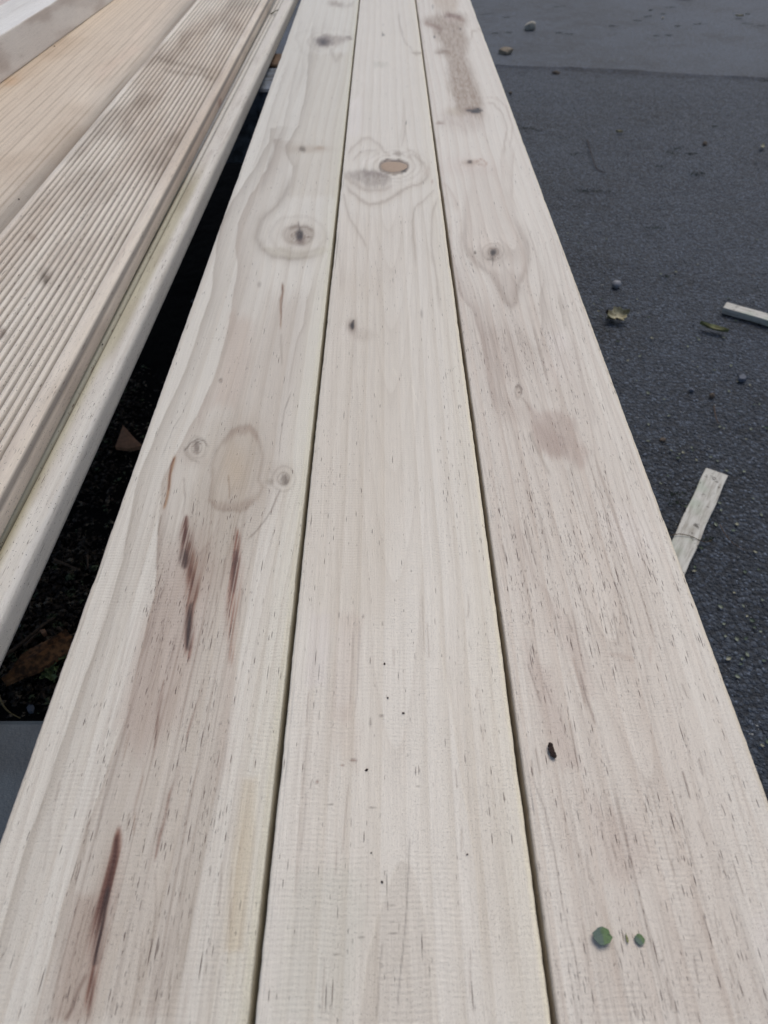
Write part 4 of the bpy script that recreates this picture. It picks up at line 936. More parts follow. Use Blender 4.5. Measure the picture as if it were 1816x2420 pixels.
tl, tr = at(1671, 1108, T), at(1717, 1126, T); lo_l, lo_r = at(1589, 1277, T), at(1620, 1356, T)
wl = .5 * ((tl - tr).length + .031)
mid0 = (tl + tr) / 2; dl = ((lo_l - tl).normalized() + (lo_r - tr).normalized()).normalized()
lath(mid0, mid0 + dl * .30, wl, T, 'dirty pale strip of wood on the asphalt, its lower end under the right board')
a0, b0 = at(1718, 716, .010), at(1816, 744, .010); dl = (b0 - a0).normalized(); nrm = Vector((dl.y, -dl.x, 0)); wl2 = .022
lath(a0 + nrm * wl2 / 2, a0 + nrm * wl2 / 2 + dl * .26, wl2, .010, 'short pale strip of wood cut off by the right border of the photo')

def tube(name, pts, r, mat, n=6, taper=.5, **kw):
    v = []; f = []
    P = [Vector(p) for p in pts]
    for k, p in enumerate(P):
        d = (P[min(k + 1, len(P) - 1)] - P[max(k - 1, 0)]).normalized(); s_ = d.cross(Vector((0, 0, 1))); s_ = s_.normalized() if s_.length > 1e-4 else Vector((1, 0, 0)); u_ = s_.cross(d)
        rr = r * (1 - (1 - taper) * k / (len(P) - 1)) * (1 + .15 * math.sin(k * 2.3))
        for j in range(n): a = 2 * math.pi * j / n; v.append(p + s_ * rr * math.cos(a) + u_ * rr * math.sin(a))
    for k in range(len(P) - 1):
        for j in range(n): a = k * n; f.append((a + j, a + (j + 1) % n, a + n + (j + 1) % n, a + n + j))
    f.append(tuple(range(n))[::-1]); f.append(tuple((len(P) - 1) * n + j for j in range(n)))
    return link(name, mesh(name, v, f), mat)
def smooth_pts(pts, m=5):
    P = [Vector(p) for p in pts]; out_ = []
    for k in range(len(P) - 1):
        p0, p1, p2, p3 = P[max(k - 1, 0)], P[k], P[k + 1], P[min(k + 2, len(P) - 1)]
        for j in range(m):
            t_ = j / m; out_.append(.5 * ((2 * p1) + (p2 - p0) * t_ + (2 * p0 - 5 * p1 + 4 * p2 - p3) * t_ ** 2 + (3 * p1 - p0 - 3 * p2 + p3) * t_ ** 3))
    return out_ + [P[-1]]
M_twig = simple('twig_bark', tuple(srgb(92, 74, 58)), .8, .4, 300)
M_dktwig = simple('dark_debris', tuple(srgb(58, 42, 36)), .85, .5, 900, .0006)
o = tube('twig', smooth_pts([at(1575, 1268, .013), at(1605, 1262, .0135), at(1632, 1267, .0125), at(1655, 1277, .0115), at(1670, 1281, .006), at(1684, 1276, .003)]), .0006, M_twig)
tag(o, 'thin curved brown twig lying across the dirty strip of wood', 'twig')
o = tube('twig', smooth_pts([at(1702, 1240, .003), at(1716, 1265, .004), at(1735, 1285, .003), at(1760, 1300, .002)]), .0006, M_twig); tag(o, 'hair-thin bent twig on the asphalt right of the dirty strip of wood', 'twig')
o = tube('twig', smooth_pts([at(1688, 960, .003), at(1692, 985, .005), at(1700, 1003, .003)]), .0008, M_twig); tag(o, 'short thin twig on the asphalt above the dirty strip of wood', 'twig')
o = tube('twig', smooth_pts([at(1388, 330, .003), at(1400, 370, .005), at(1412, 400, .003), at(1432, 408, .002)]), .0012, M_dktwig); tag(o, 'dark bent twig on the far asphalt right of the stained board', 'twig')

def leaf_mesh(name, L, W, curl=.15, ragged=0.0, seed=1, n=10, m=6, thick=.0002):
    r_ = random.Random(seed); v = []; f = []
    for k in range(n + 1):
        t_ = k / n; hw = W / 2 * (math.sin(math.pi * t_ ** .8) ** .75) if 0 < t_ < 1 else W * .015
        hw *= 1 + ragged * (r_.random() - .5) * 2
        for j in range(-m // 2, m // 2 + 1):
            s_ = j / (m / 2)
            v.append((s_ * hw, L * (t_ - .5), curl * W * (s_ * s_) + curl * L * .35 * (t_ - .5) ** 2 * 2 + ragged * .004 * r_.random()))
    c_ = m + 1
    for k in range(n):
        for j in range(m): a = k * c_ + j; f.append((a, a + 1, a + c_ + 1, a + c_))
    N = len(v); v += [(x, y, z - thick) for x, y, z in v]; f += [tuple(N + i for i in q[::-1]) for q in f]
    return mesh(name, v, f)
def leaf_mat(name, c1, c2, vein=True):
    m = NT(name); tc = m.n('TexCoord').outputs['Object']
    a = m.noise(tc, 160, 3, .6); c = m.mix(m.ramp(a, .35, .65), (*c1, 1), (*c2, 1))
    sp = m.n('SeparateXYZ'); m.l(tc, sp.inputs[0])
    mr = m.ramp(m.math('ABSOLUTE', sp.outputs[0]), .0009, .0002, 0, .35); c = m.mix(mr, c, (*[min(1, x * 1.6) for x in c1], 1))
    m.l(c, m.b.inputs['Base Color']); m.b.inputs['Roughness'].default_value = .6; return m.m
M_leaf_dry = leaf_mat('dry_leaf', srgb(172, 168, 138), srgb(120, 112, 84)); M_leaf_olive = leaf_mat('olive_leaf', srgb(134, 138, 92), srgb(104, 104, 66))
M_let = leaf_mat('leaflet_green', srgb(122, 130, 116), srgb(100, 108, 94)); M_let2 = leaf_mat('leaflet_dark', srgb(72, 88, 74), srgb(48, 62, 50)); M_let3 = leaf_mat('leaflet_yellow', srgb(142, 143, 126), srgb(116, 116, 98))
M_brownleaf = leaf_mat('brown_leaf', srgb(120, 86, 62), srgb(84, 58, 42))
def put(me, name, mat, p, rz, label, cat, rx=0.0, ry=0.0, group=None, z=.003):
    if not me.materials: me.materials.append(mat)
    o = bpy.data.objects.new(name, me); COL.objects.link(o); o.location = (p.x, p.y, p.z + z); o.rotation_euler = (rx, ry, rz)
    return tag(o, label, cat, group)
put(leaf_mesh('dry_leaf', .040, .026, .3, .55, 3), 'dry_leaf', M_leaf_dry, at(1458, 758, 0), math.radians(-75), 'ragged curled pale dry leaf on the asphalt beside the right board', 'leaf', .1, .15, z=.006)
put(leaf_mesh('dry_leaf', .018, .010, .5, .4, 5), 'leaf_fragment', M_dktwig, at(1440, 752, 0), math.radians(60), 'dark shrivelled scrap touching the left of the ragged dry leaf', 'leaf scrap', .2, .2, z=.004)
put(leaf_mesh('dry_leaf', .046, .015, .35, .12, 7), 'dry_leaf', M_leaf_olive, at(1684, 784, 0), math.radians(62), 'long olive-green leaf on the asphalt below the short strip of wood', 'leaf', .05, .1, z=.004)
put(leaf_mesh('dry_leaf', .060, .018, .3, .1, 9), 'dry_leaf', M_leaf_dry, at(1616, 4, 0), math.radians(80), 'narrow cream leaf at the very top of the asphalt', 'leaf', z=.012)
put(leaf_mesh('dry_leaf', .018, .010, .4, .2, 11), 'dry_leaf', M_leaf_dry, at(1463, 317, 0), math.radians(80), 'small white leaf alone on the far asphalt', 'leaf', z=.004)
put(leaf_mesh('dry_leaf', .034, .010, .3, .2, 13), 'green_leaf', M_let3, at(1801, 352, 0), math.radians(-25), 'small yellow-green leaf near the right border on the far asphalt', 'leaf', z=.004)
put(leaf_mesh('dry_leaf', .03, .014, .3, .2, 15), 'dry_leaf', M_leaf_dry, at(1745, 48, 0), math.radians(80), 'small pale leaf on the paler asphalt near the upper right corner', 'leaf', z=.012)

def stone_mesh(name, s, seed, flat=(1, .8, .55), rough=.25, sub=2, facet=False):
    import bmesh
    bm = bmesh.new(); bmesh.ops.create_icosphere(bm, subdivisions=sub, radius=1.0)
    r_ = random.Random(seed); off = Vector((r_.random() * 9, r_.random() * 9, r_.random() * 9))
    planes = [(Vector((r_.uniform(-1, 1), r_.uniform(-1, 1), r_.uniform(-.3, 1))).normalized(), r_.uniform(.55, .85)) for _ in range(7)]
    from mathutils import noise as mn
    for vv in bm.verts:
        c = vv.co.copy(); c = c * (1 + rough * mn.noise(c * 1.3 + off))
        if facet:
            for n_, d_ in planes:
                h = c.dot(n_)
                if h > d_: c -= n_ * (h - d_)
        vv.co = Vector((c.x * flat[0], c.y * flat[1], c.z * flat[2])) * s
    me = bpy.data.meshes.new(name); bm.to_mesh(me); bm.free()
    me.polygons.foreach_set('use_smooth', [not facet] * len(me.polygons)); return me
M_st1 = simple('pale_stone', tuple(srgb(176, 170, 156)), .85, .3, 120, .0008); M_st2 = simple('tan_stone', tuple(srgb(150, 138, 120)), .85, .3, 120, .0008)
M_peb = simple('grey_pebble', tuple(srgb(140, 142, 148)), .7, .25, 200, .0004); M_peb2 = simple('blue_pebble', tuple(srgb(98, 104, 116)), .7, .25, 200, .0004); M_peb3 = simple('brown_pebble', tuple(srgb(92, 82, 72)), .8, .3, 200, .0004)
put(stone_mesh('stone', .022, 3, (1, .8, .75), .3, 3, True), 'stone', M_st1, at(1252, 76, 0), .3, 'angular pale stone, the farther one of the pair beside the stained board', 'stone', z=.018)
put(stone_mesh('stone', .024, 8, (1.1, .8, .5), .35, 3, True), 'stone', M_st2, at(1194, 133, 0), -.3, 'flatter tan stone, the nearer one of the pair beside the stained board', 'stone', z=.015)
put(stone_mesh('stone', .012, 12, (1.2, .8, .5), .3, 2, True), 'stone', M_peb3, at(1314, 175, 0), -.1, 'dark brown stone at the asphalt joint', 'stone', z=.004)
put(stone_mesh('pebble', .0082, 15, (1, .9, .85), .2, 3), 'pebble', M_peb, at(1456, 677, 0), .2, 'round light grey pebble on the asphalt above the ragged dry leaf', 'pebble', z=.004)
put(stone_mesh('pebble', .0072, 16, (1.1, .9, .7), .2, 3, True), 'pebble', M_peb2, at(1753, 900, 0), .4, 'bluish pebble on the asphalt near the right border', 'pebble', z=.004)
put(stone_mesh('pebble', .0050, 17, (1, .9, .7), .2, 2, True), 'pebble', M_peb2, at(1634, 925, 0), .4, 'flat small bluish pebble left of the larger bluish one', 'pebble', z=.003)
put(stone_mesh('pebble', .0050, 18, (1, .9, .8), .2, 2, True), 'pebble', M_peb3, at(1683, 939, 0), .9, 'small dark pebble above the short thin twig', 'pebble', z=.003)
put(stone_mesh('pebble', .0060, 19, (1, .8, .7), .2, 2, True), 'pebble', M_peb3, at(1207, 223, 0), .9, 'small brown pebble close to the edge of the stained board', 'pebble', z=.004)
put(stone_mesh('pebble', .0075, 20, (1.1, .8, .7), .3, 2, True), 'pebble', M_peb3, at(1666, 343, 0), .9, 'dark angular pebble in the middle of the far asphalt', 'pebble', z=.004)
put(stone_mesh('pebble', .0045, 21, (1, .9, .7), .2, 2), 'pebble', M_st1, at(1565, 51, 0), .9, 'tiny bright white pebble on the paler asphalt', 'pebble', z=.011)
put(stone_mesh('pebble', .0050, 22, (1, .9, .7), .2, 2, True), 'pebble', M_peb3, at(1566, 1042, 0), .9, 'small black pebble on the asphalt left of the dirty strip of wood', 'pebble', z=.002)

LAND = [(1252, 76, 'the farther pale stone'), (1194, 133, 'the nearer tan stone'), (1314, 175, 'the brown stone at the joint'), (1456, 677, 'the round light grey pebble'), (1458, 758, 'the ragged dry leaf'),
        (1684, 784, 'the long olive leaf'), (1765, 740, 'the short strip of wood'), (1753, 900, 'the larger bluish pebble'), (1660, 1200, 'the dirty long strip of wood'), (1566, 1042, 'the small black pebble'), (1463, 317, 'the small white leaf'),
        (1666, 343, 'the dark angular pebble'), (1801, 352, 'the yellow-green leaf'), (1745, 48, 'the corner pale leaf'), (1565, 51, 'the tiny white pebble'), (1616, 4, 'the narrow cream leaf'), (1692, 985, 'the short thin twig'), (1410, 370, 'the dark bent twig')]
ORD = ['nearest', 'second nearest', 'third nearest', 'fourth nearest']
def by_landmark(pts, what, rest):
    """labels that say which one: its rank in a direction from something easy to find"""
    seen = {}; res = []
    for k, (x, y) in enumerate(pts):
        j = min(range(len(LAND)), key=lambda q: math.hypot(LAND[q][0] - x, LAND[q][1] - y)); lx, ly, nm = LAND[j]
        dx, dy = x - lx, y - ly; dr = ('right of' if dx > 0 else 'left of') if abs(dx) > abs(dy) else ('below' if dy > 0 else 'above')
        seen.setdefault((nm, dr), []).append((math.hypot(dx, dy), k)); res.append(None)
    for (nm, dr), L in seen.items():
        for r_, (dd, k) in enumerate(sorted(L)):
            if r_ < 4: res[k] = '%s, the %s one %s %s' % (what, ORD[r_], dr, nm)
    return [q or rest for q in res]
# leaflets scattered over the asphalt
lm = [leaf_mesh('leaflet', .0062, .0040, .25, .05, 30 + k, 6, 4, .00025) for k in range(3)]
for me, mt in zip(lm, (M_let, M_let2, M_let3)): me.materials.append(mt)
fixed = [(1606, 1078), (1700, 1014), (1710, 1016), (1533, 1048), (1580, 1127), (1636, 1062), (1745, 980), (1796, 958), (1694, 1090), (1757, 1118), (1715, 1117), (1560, 1145), (1700, 1193), (1704, 1207), (1693, 1240), (1655, 1300), (1612, 1295), (1812, 1015), (1790, 1350), (1760, 1355), (1640, 1355), (1700, 1436), (1801, 1420), (1765, 1456), (1795, 1495), (1760, 1513), (1641, 1344), (1799, 1219), (1785, 1308), (1718, 1560), (1803, 1565), (1811, 1757), (1797, 1766), (1739, 1512), (1665, 1512), (1604, 1085), (1597, 643), (1663, 764), (1540, 800), (1461, 812), (1416, 737), (1408, 747), (1436, 786), (1562, 647), (1690, 876), (1648, 867), (1530, 930), (1505, 905), (1742, 1240), (1620, 1200)]
pts = [(x + random.uniform(-2, 2), y + random.uniform(-2, 2)) for x, y in fixed]
def edge_x(y): return 908 + .3735 * (y + 547)
while len(pts) < 160:
    y = random.uniform(120, 1850); x = random.uniform(edge_x(y) + 12, 1990)
    if y < 600 and random.random() < .55: continue
    pts.append((x, y))
kinds = [random.choices((0, 1, 2), (5, 3, 2))[0] for _ in pts]
KN = ('pale green', 'dark green', 'yellowish'); labs = [None] * len(pts)
for kk in range(3):
    ids = [i for i in range(len(pts)) if kinds[i] == kk and pts[i][0] < 1816]
    for i, lb in zip(ids, by_landmark([pts[i] for i in ids], 'tiny %s leaflet' % KN[kk], 'tiny %s leaflet on the asphalt, farther from any stone or stick' % KN[kk])): labs[i] = lb
for (x, y), k, lb in zip(pts, kinds, labs):
    if lb is None: continue
    p = at(x, y, .0)
    o = bpy.data.objects.new('leaflet', lm[k]); COL.objects.link(o)
    s_ = random.uniform(.6, 1.1); o.scale = (s_, s_, s_); gz = float(ground_z(np.array(p.x), np.array(p.y)))
    o.location = (p.x, p.y, gz + .0022 + (.008 if y < 165 else 0)); o.rotation_euler = (random.uniform(-.3, .3), random.uniform(-.3, .3), random.uniform(0, 6.28))
    tag(o, lb, 'leaflet', KN[k] + ' leaflets scattered on the asphalt')

# moss tufts (dark green scraps)
M_moss = simple('moss', tuple(srgb(58, 72, 58)), .9, .4, 300)
def tuft_mesh(name, L, W, n, seed):
    r_ = random.Random(seed); v = []; f = []
    for k in range(n):
        x, y = max(-L * .5, min(L * .5, r_.gauss(0, L / 4))), r_.gauss(0, W / 4); s_ = r_.uniform(.0016, .0035); a = r_.uniform(0, 6.28); h = r_.uniform(.0005, .0022)
        b_ = len(v); v += [(x, y, 0), (x + s_ * math.cos(a), y + s_ * math.sin(a), h * .6), (x + s_ * .3 * math.cos(a + 1.3), y + s_ * .3 * math.sin(a + 1.3), h), (x + s_ * .4 * math.cos(a + 2.6), y + s_ * .4 * math.sin(a + 2.6), h * .4)]
        f += [(b_, b_ + 1, b_ + 2), (b_, b_ + 2, b_ + 3), (b_, b_ + 3, b_ + 1), (b_ + 1, b_ + 3, b_ + 2)]
    return mesh(name, v, f, False)
moss_pts = [(1150, 40, .06), (1195, 48, .03), (1322, 22, .06), (1585, 24, .06), (1538, 31, .03), (1528, 46, .05), (1506, 56, .03), (1652, 64, .05), (1795, 69, .07), (1762, 63, .04), (1445, 69, .04), (1578, 91, .03), (1550, 92, .02), (1172, 86, .04), (1200, 84, .03), (1322, 85, .04), (1268, 308, .06), (1238, 304, .04), (1600, 352, .05), (1585, 362, .04), (1634, 365, .03), (1380, 452, .05), (1420, 454, .04), (1642, 414, .05), (1655, 410, .03), (1560, 395, .03), (1362, 365, .04), (1566, 40, .03), (1600, 69, .03), (1345, 88, .03), (1810, 192, .04), (1615, 181, .05), (1765, 40, .02), (1690, 300, .02), (1550, 540, .04), (1575, 655, .025), (1590, 1170, .03), (1600, 1190, .03), (1680, 1275, .02), (1565, 1250, .02)]
tm = [tuft_mesh('moss_tuft', 1.0, .3, 46, 70 + k) for k in range(3)]
mlabs = by_landmark([(x, y) for x, y, _ in moss_pts], 'moss scrap', 'moss scrap on the asphalt, farther from any stone or leaf')
for (x, y, s_), k in zip(moss_pts, range(99)):
    me = tuft_mesh('moss_tuft', s_, s_ * .35, 40, 100 + k); me.materials.append(M_moss)
    p = at(x, y, 0); o = bpy.data.objects.new('moss_tuft', me); COL.objects.link(o); o.location = (p.x, p.y, .001 + (.008 if y < 165 else 0)); o.rotation_euler = (0, 0, random.uniform(-.5, .5))
    tag(o, mlabs[k], 'moss', 'moss scraps on the asphalt')

# loose grit: nobody could count it
def scatter_bits(n, region, sizes, seed, kind='stone', zb=0.0):
    r = np.random.default_rng(seed); V = []; Fc = []
    base = np.array([(1, 0, 0), (0, 1, 0), (-1, 0, 0), (0, -1, 0), (0, 0, 1), (0, 0, -1)], float)
    tri = np.array([(0, 1, 4), (1, 2, 4), (2, 3, 4), (3, 0, 4), (1, 0, 5), (2, 1, 5), (3, 2, 5), (0, 3, 5)])
    x, y = region(n, r); s_ = sizes(n, r); a = r.uniform(0, 6.28, n); ay = r.uniform(.5, 1, n); az = r.uniform(.4, .8, n)
    jit = 1 + r.uniform(-.3, .3, (n, 6, 1))
    B = base[None] * jit; B = B * np.stack([s_, s_ * ay, s_ * az], -1)[:, None, :]
    ca, sa = np.cos(a)[:, None], np.sin(a)[:, None]
    X = B[..., 0] * ca - B[..., 1] * sa + x[:, None]; Y = B[..., 0] * sa + B[..., 1] * ca + y[:, None]
    Z = B[..., 2] + (ground_z(x, y) + zb)[:, None]
    return np.stack([X, Y, Z], -1).reshape(-1, 3), (tri[None] + (np.arange(n) * 6)[:, None, None]).reshape(-1, 3)
def tri_obj(name, V, Fc, mat):
    me = bpy.data.meshes.new(name); me.vertices.add(len(V)); me.vertices.foreach_set('co', V.astype(np.float32).reshape(-1))
    me.loops.add(Fc.size); me.loops.foreach_set('vertex_index', Fc.reshape(-1).astype(np.int32)); me.polygons.add(len(Fc)); me.polygons.foreach_set('loop_start', np.arange(0, Fc.size, 3, dtype=np.int32))
    me.update(calc_edges=True); me.validate(); return link(name, me, mat)
def grit_mat():
    m = NT('grit'); tc = m.n('TexCoord').outputs['Object']
    vo = m.n('TexVoronoi', feature='F1'); vo.inputs['Scale'].default_value = 120; m.l(tc, vo.inputs['Vector']); cs = m.n('SeparateColor'); m.l(vo.outputs['Color'], cs.inputs[0])
    c = m.mix(cs.outputs[0], (.02, .024, .032, 1), (.11, .13, .17, 1)); c = m.mix(m.math('GREATER_THAN', cs.outputs[1], .93), c, (.28, .29, .29, 1))
    m.l(c, m.b.inputs['Base Color']); m.b.inputs['Roughness'].default_value = .7; return m.m
reg = lambda n, r: (r.uniform(.05, 1.35, n), r.uniform(.0, 1, n) ** 1.3 * 2.4 - .05)
V_, F_ = scatter_bits(26000, reg, lambda n, r: .0008 + .0018 * r.random(n) ** 2.5, 3)
o = tri_obj('grit', V_, F_, grit_mat()); tag(o, 'fine loose grit over the asphalt', kind='stuff')

# =================================================================== DEBRIS UNDER THE GAP
def gapx(y):                                       # middle of the gap in the photograph at height y
    return ((703 - .462 * y) + (711 - .358 * y)) / 2
def litter():
    r = random.Random(5); V = []; Fc = []; MI = []
    def clump(px, py, sx, sy, n):
        for _ in range(n):
            x, y = r.gauss(px, sx), r.gauss(py, sy); p = at(x, y, 0)
            L = r.uniform(.002, .010); W_ = L * r.uniform(.15, .7); a = r.uniform(0, 6.28); tz = r.uniform(.000, .006); tilt = r.uniform(-.5, .5)
            b_ = len(V); ca, sa = math.cos(a), math.sin(a)
            for (u, v_, h) in ((-.5, 0, 0), (0, -.5, .15), (.5, 0, 0), (0, .5, .15)):
                V.append((p.x + L * u * ca - W_ * v_ * sa, p.y + L * u * sa + W_ * v_ * ca, .0095 + tz + L * (h + u * tilt * .6)))
            V.append((p.x, p.y, .0085 + tz - L * .08))
            Fc.extend([(b_, b_ + 1, b_ + 2), (b_, b_ + 2, b_ + 3), (b_ + 1, b_, b_ + 4), (b_ + 2, b_ + 1, b_ + 4), (b_ + 3, b_ + 2, b_ + 4), (b_, b_ + 3, b_ + 4)])
    clump(120, 1440, 70, 70, 1500); clump(190, 1330, 50, 30, 380); clump(60, 1560, 70, 50, 600); clump(220, 1100, 50, 70, 800); clump(300, 970, 30, 60, 450); clump(110, 1300, 30, 20, 120); clump(90, 1650, 50, 20, 160); clump(200, 1250, 60, 60, 120)
    return np.array(V), np.array(Fc)
V_, F_ = litter()
def litter_mat():
    m = NT('litter'); tc = m.n('TexCoord').outputs['Object']
    vo = m.n('TexVoronoi', feature='F1'); vo.inputs['Scale'].default_value = 140; m.l(tc, vo.inputs['Vector']); cs = m.n('SeparateColor'); m.l(vo.outputs['Color'], cs.inputs[0])
    c = m.mix(cs.outputs[0], (.012, .010, .008, 1), (.09, .066, .045, 1)); c = m.mix(m.math('GREATER_THAN', cs.outputs[1], .88), c, (.22, .18, .13, 1)); c = m.mix(m.math('GREATER_THAN', cs.outputs[2], .93), c, (.12, .15, .08, 1))
    m.l(c, m.b.inputs['Base Color']); m.b.inputs['Roughness'].default_value = .85; return m.m
o = tri_obj('leaf_litter', V_, F_, litter_mat()); tag(o, 'dark rotting leaf litter on the ground under the gap', kind='stuff')
# near-black soil sheet added below the litter to stand in for shade
M_soil_shade = simple('soil_shade', (.011, .010, .010), 1.0, .5, 240, .002, spec=.08)
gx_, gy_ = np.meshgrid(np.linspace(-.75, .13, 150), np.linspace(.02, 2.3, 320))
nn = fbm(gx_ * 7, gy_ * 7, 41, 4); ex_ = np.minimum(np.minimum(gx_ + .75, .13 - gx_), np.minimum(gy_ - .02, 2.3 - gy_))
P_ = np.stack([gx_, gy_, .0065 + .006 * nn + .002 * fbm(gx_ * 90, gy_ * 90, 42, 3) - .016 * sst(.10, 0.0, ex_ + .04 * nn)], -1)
tag(link('soil_shade_sheet', np_grid('soil_shade_sheet', P_), M_soil_shade), 'near-black soil sheet added on the ground beneath the boards to stand in for their shade', kind='structure')

# single pieces lying there
def shard(pts2, t_, name, mat, label, cat, zl=.004, tilt=(0, 0)):
    P = [at(x, y, .006) for x, y in pts2]; c = sum(P, Vector()) / len(P); n = len(P)
    v = [(p.x - c.x, p.y - c.y, t_) for p in P] + [(p.x - c.x, p.y - c.y, 0) for p in P] + [(0, 0, t_ * 1.2)]
    f = [(k, (k + 1) % n, 2 * n) for k in range(n)] + [tuple(range(2 * n - 1, n - 1, -1))] + [(k, n + k, n + (k + 1) % n, (k + 1) % n) for k in range(n)]
    o = link(name, mesh(name, v, f, False), mat); o.location = (c.x, c.y, zl + .009); o.rotation_euler = (tilt[0], tilt[1], 0); return tag(o, label, cat)
M_chip = simple('tan_chip', tuple(srgb(170, 128, 100)), .8, .25, 160, .0004); M_bark = simple('brown_bark', tuple(srgb(140, 98, 62)), .85, .6, 180, .0015, col2=tuple(srgb(66, 44, 28)))
shard([(280, 1076), (301, 1032), (329, 1061), (345, 1074), (312, 1079)], .006, 'wood_chip', M_chip, 'tan triangular chip of wood on the ground in the dark gap', 'wood chip', .008, (.15, 0))
shard([(113, 1293), (122, 1289), (138, 1292), (135, 1303), (120, 1301)], .004, 'wood_chip', M_chip, 'small pale chip on the ground beside the decking rim, above the leaf litter', 'wood chip')
shard([(84, 1384), (98, 1378), (106, 1384), (102, 1390), (90, 1388)], .003, 'leaf_fragment', M_brownleaf, 'curled reddish-brown leaf scrap lying in the litter below the small pale chip', 'leaf scrap', .008)
shard([(106, 1510), (118, 1508), (121, 1516), (112, 1520)], .005, 'wood_chip', M_chip, 'pinkish chip in the litter just above the brown bark strip', 'wood chip', .008)
shard([(48, 1492), (55, 1485), (58, 1495), (52, 1499)], .003, 'pebble', M_peb, 'small pale triangular pebble in the litter left of the bark strip', 'pebble', .008)
shard([(72, 1686), (78, 1679), (88, 1680), (85, 1694), (76, 1696)], .004, 'stone', M_peb2, 'small grey stone at the edge of the near blue-grey beam', 'stone', .004)
# bark strip
c0, c1 = at(18, 1625, .015), at(175, 1520, .015)
d = c1 - c0; n = 26; v = []; f = []; s_ = Vector((-d.y, d.x, 0)).normalized()
for k in range(n + 1):
    t_ = k / n; hw = .0125 * (min(1, .25 + t_ * 2.2)) * (1 - .1 * math.sin(t_ * 9)) ; p = c0 + d * t_
    for j in range(7):
        q = j / 6 * 2 - 1; z = .010 + .009 * math.sqrt(max(0, 1 - q * q)) * min(1, .3 + 2 * t_) + .0022 * math.sin(j * 2.4 + t_ * 5) + .001 * random.random()
        v.append(p + s_ * hw * q + Vector((0, 0, z)))
for k in range(n):
    for j in range(6): a = k * 7 + j; f.append((a, a + 1, a + 8, a + 7))
N = len(v); v += [Vector((p.x, p.y, max(.006, p.z - .005))) for p in v]; f += [tuple(N + i for i in q[::-1]) for q in f]
o = link('bark_strip', mesh('bark_strip', v, f), M_bark); tag(o, 'split brown strip of bark lying slantwise on the ground in the dark gap', 'bark')
for P_, r_, lab in (([(0, 1556), (40, 1530), (75, 1500), (105, 1475), (128, 1460)], .0022, 'long reddish-brown twig slanting through the litter above the bark strip'),
                    ([(58, 1527), (80, 1505), (96, 1492)], .0018, 'short pale twig lying just below the long reddish-brown one'),
                    ([(118, 1507), (135, 1503), (150, 1500)], .0010, 'thin pale straw beside the pinkish chip in the litter'),
                    ([(137, 1483), (155, 1498), (168, 1508)], .0018, 'dark greenish stalk next to the left pine board above the bark strip'),
                    ([(130, 1324), (150, 1332), (190, 1348)], .0022, 'dark stick in the gap just above the leaf litter'),
                    ([(207, 1312), (208, 1342)], .0014, 'short brown stalk beside the left pine board above the litter'),
                    ([(40, 1490), (36, 1470), (42, 1440), (46, 1420)], .0010, 'thin grey stalk close to the white decking rim'),
                    ([(194, 1104), (195, 1125)], .0012, 'tiny pale stalk by the decking rim below the triangular chip')):
    tag(tube('twig', smooth_pts([at(x, y, .018) for x, y in P_]), r_, M_twig), lab, 'twig')
M_grass = simple('dry_grass_stem', tuple(srgb(128, 112, 76)), .7, .2, 100)
o = tube('grass_stem', smooth_pts([at(-6, 1630, .02), at(1, 1652, .03), at(10, 1670, .035), at(25, 1685, .03), at(48, 1697, .02)]), .0011, M_grass); tag(o, 'thin curved tan grass stem bending down to the near blue-grey beam', 'grass stem')
# little green sprig with round leaves
root = bpy.data.objects.new('green_sprig', None); COL.objects.link(root); rp_ = at(135, 1585, .009); root.location = rp_
tag(root, 'small green sprig of round leaves on the ground beside the bark strip', 'plant')
M_spr = leaf_mat('sprig_leaf', srgb(132, 150, 104), srgb(96, 112, 72))
st = tube('stem', [p - rp_ for p in smooth_pts([at(128, 1612, .006), at(132, 1590, .014), at(140, 1572, .012), at(150, 1560, .008)])], .0008, M_spr); st.parent = root
rl = leaf_mesh('leaf', .0085, .0065, .25, .03, 50, 6, 4); rl.materials.append(M_spr)
for x, y in ((105, 1600), (107, 1594), (115, 1587), (118, 1592), (113, 1580), (120, 1580), (125, 1572), (123, 1586), (131, 1582), (128, 1602), (148, 1554), (116, 1600)):
    p = at(x, y, .020); q = bpy.data.objects.new('leaf', rl); COL.objects.link(q); q.parent = root; q.location = p - rp_; q.rotation_euler = (random.uniform(-.5, .5), random.uniform(-.5, .5), random.uniform(0, 6.28))

# =================================================================== CRUMBS ON THE BOARDS
def leaf_disc(w_, l_, seed, notch=True):
    r_ = random.Random(seed); v = [(0, 0, .0006)]; f = []; n = 44
    for ring, (q, z) in enumerate(((.45, .00062), (.8, .00066), (1.0, .00070))):
        for k in range(n):
            a = 2 * math.pi * k / n; rr = q * (1 + (-.05 * math.cos(4 * a + seed) + .025 * math.sin(7 * a + 2 * seed) + .04 * r_.uniform(-1, 1)) * (ring / 2) ** 2 - (.14 if notch and abs(a) < .3 and ring == 2 else 0))
            v.append((w_ * rr * math.cos(a), l_ * rr * math.sin(a), z))
    for k in range(n): f.append((0, 1 + k, 1 + (k + 1) % n))
    for ring in range(2):
        for k in range(n): a = 1 + ring * n; f.append((a + k, a + n + k, a + n + (k + 1) % n, a + (k + 1) % n))
    N = len(v); v += [(x, y, z - .0004) for x, y, z in v]; f += [tuple(N + i for i in q[::-1]) for q in f]
    E = 1 + 2 * n; f += [(E + k, N + E + k, N + E + (k + 1) % n, E + (k + 1) % n) for k in range(n)]
    return mesh('leaflet', v, f, False)
m = NT('fresh_leaflet'); tc = m.n('TexCoord').outputs['Object']; sp = m.n('SeparateXYZ'); m.l(tc, sp.inputs[0]); nz = m.noise(tc, 900, 3, .6)
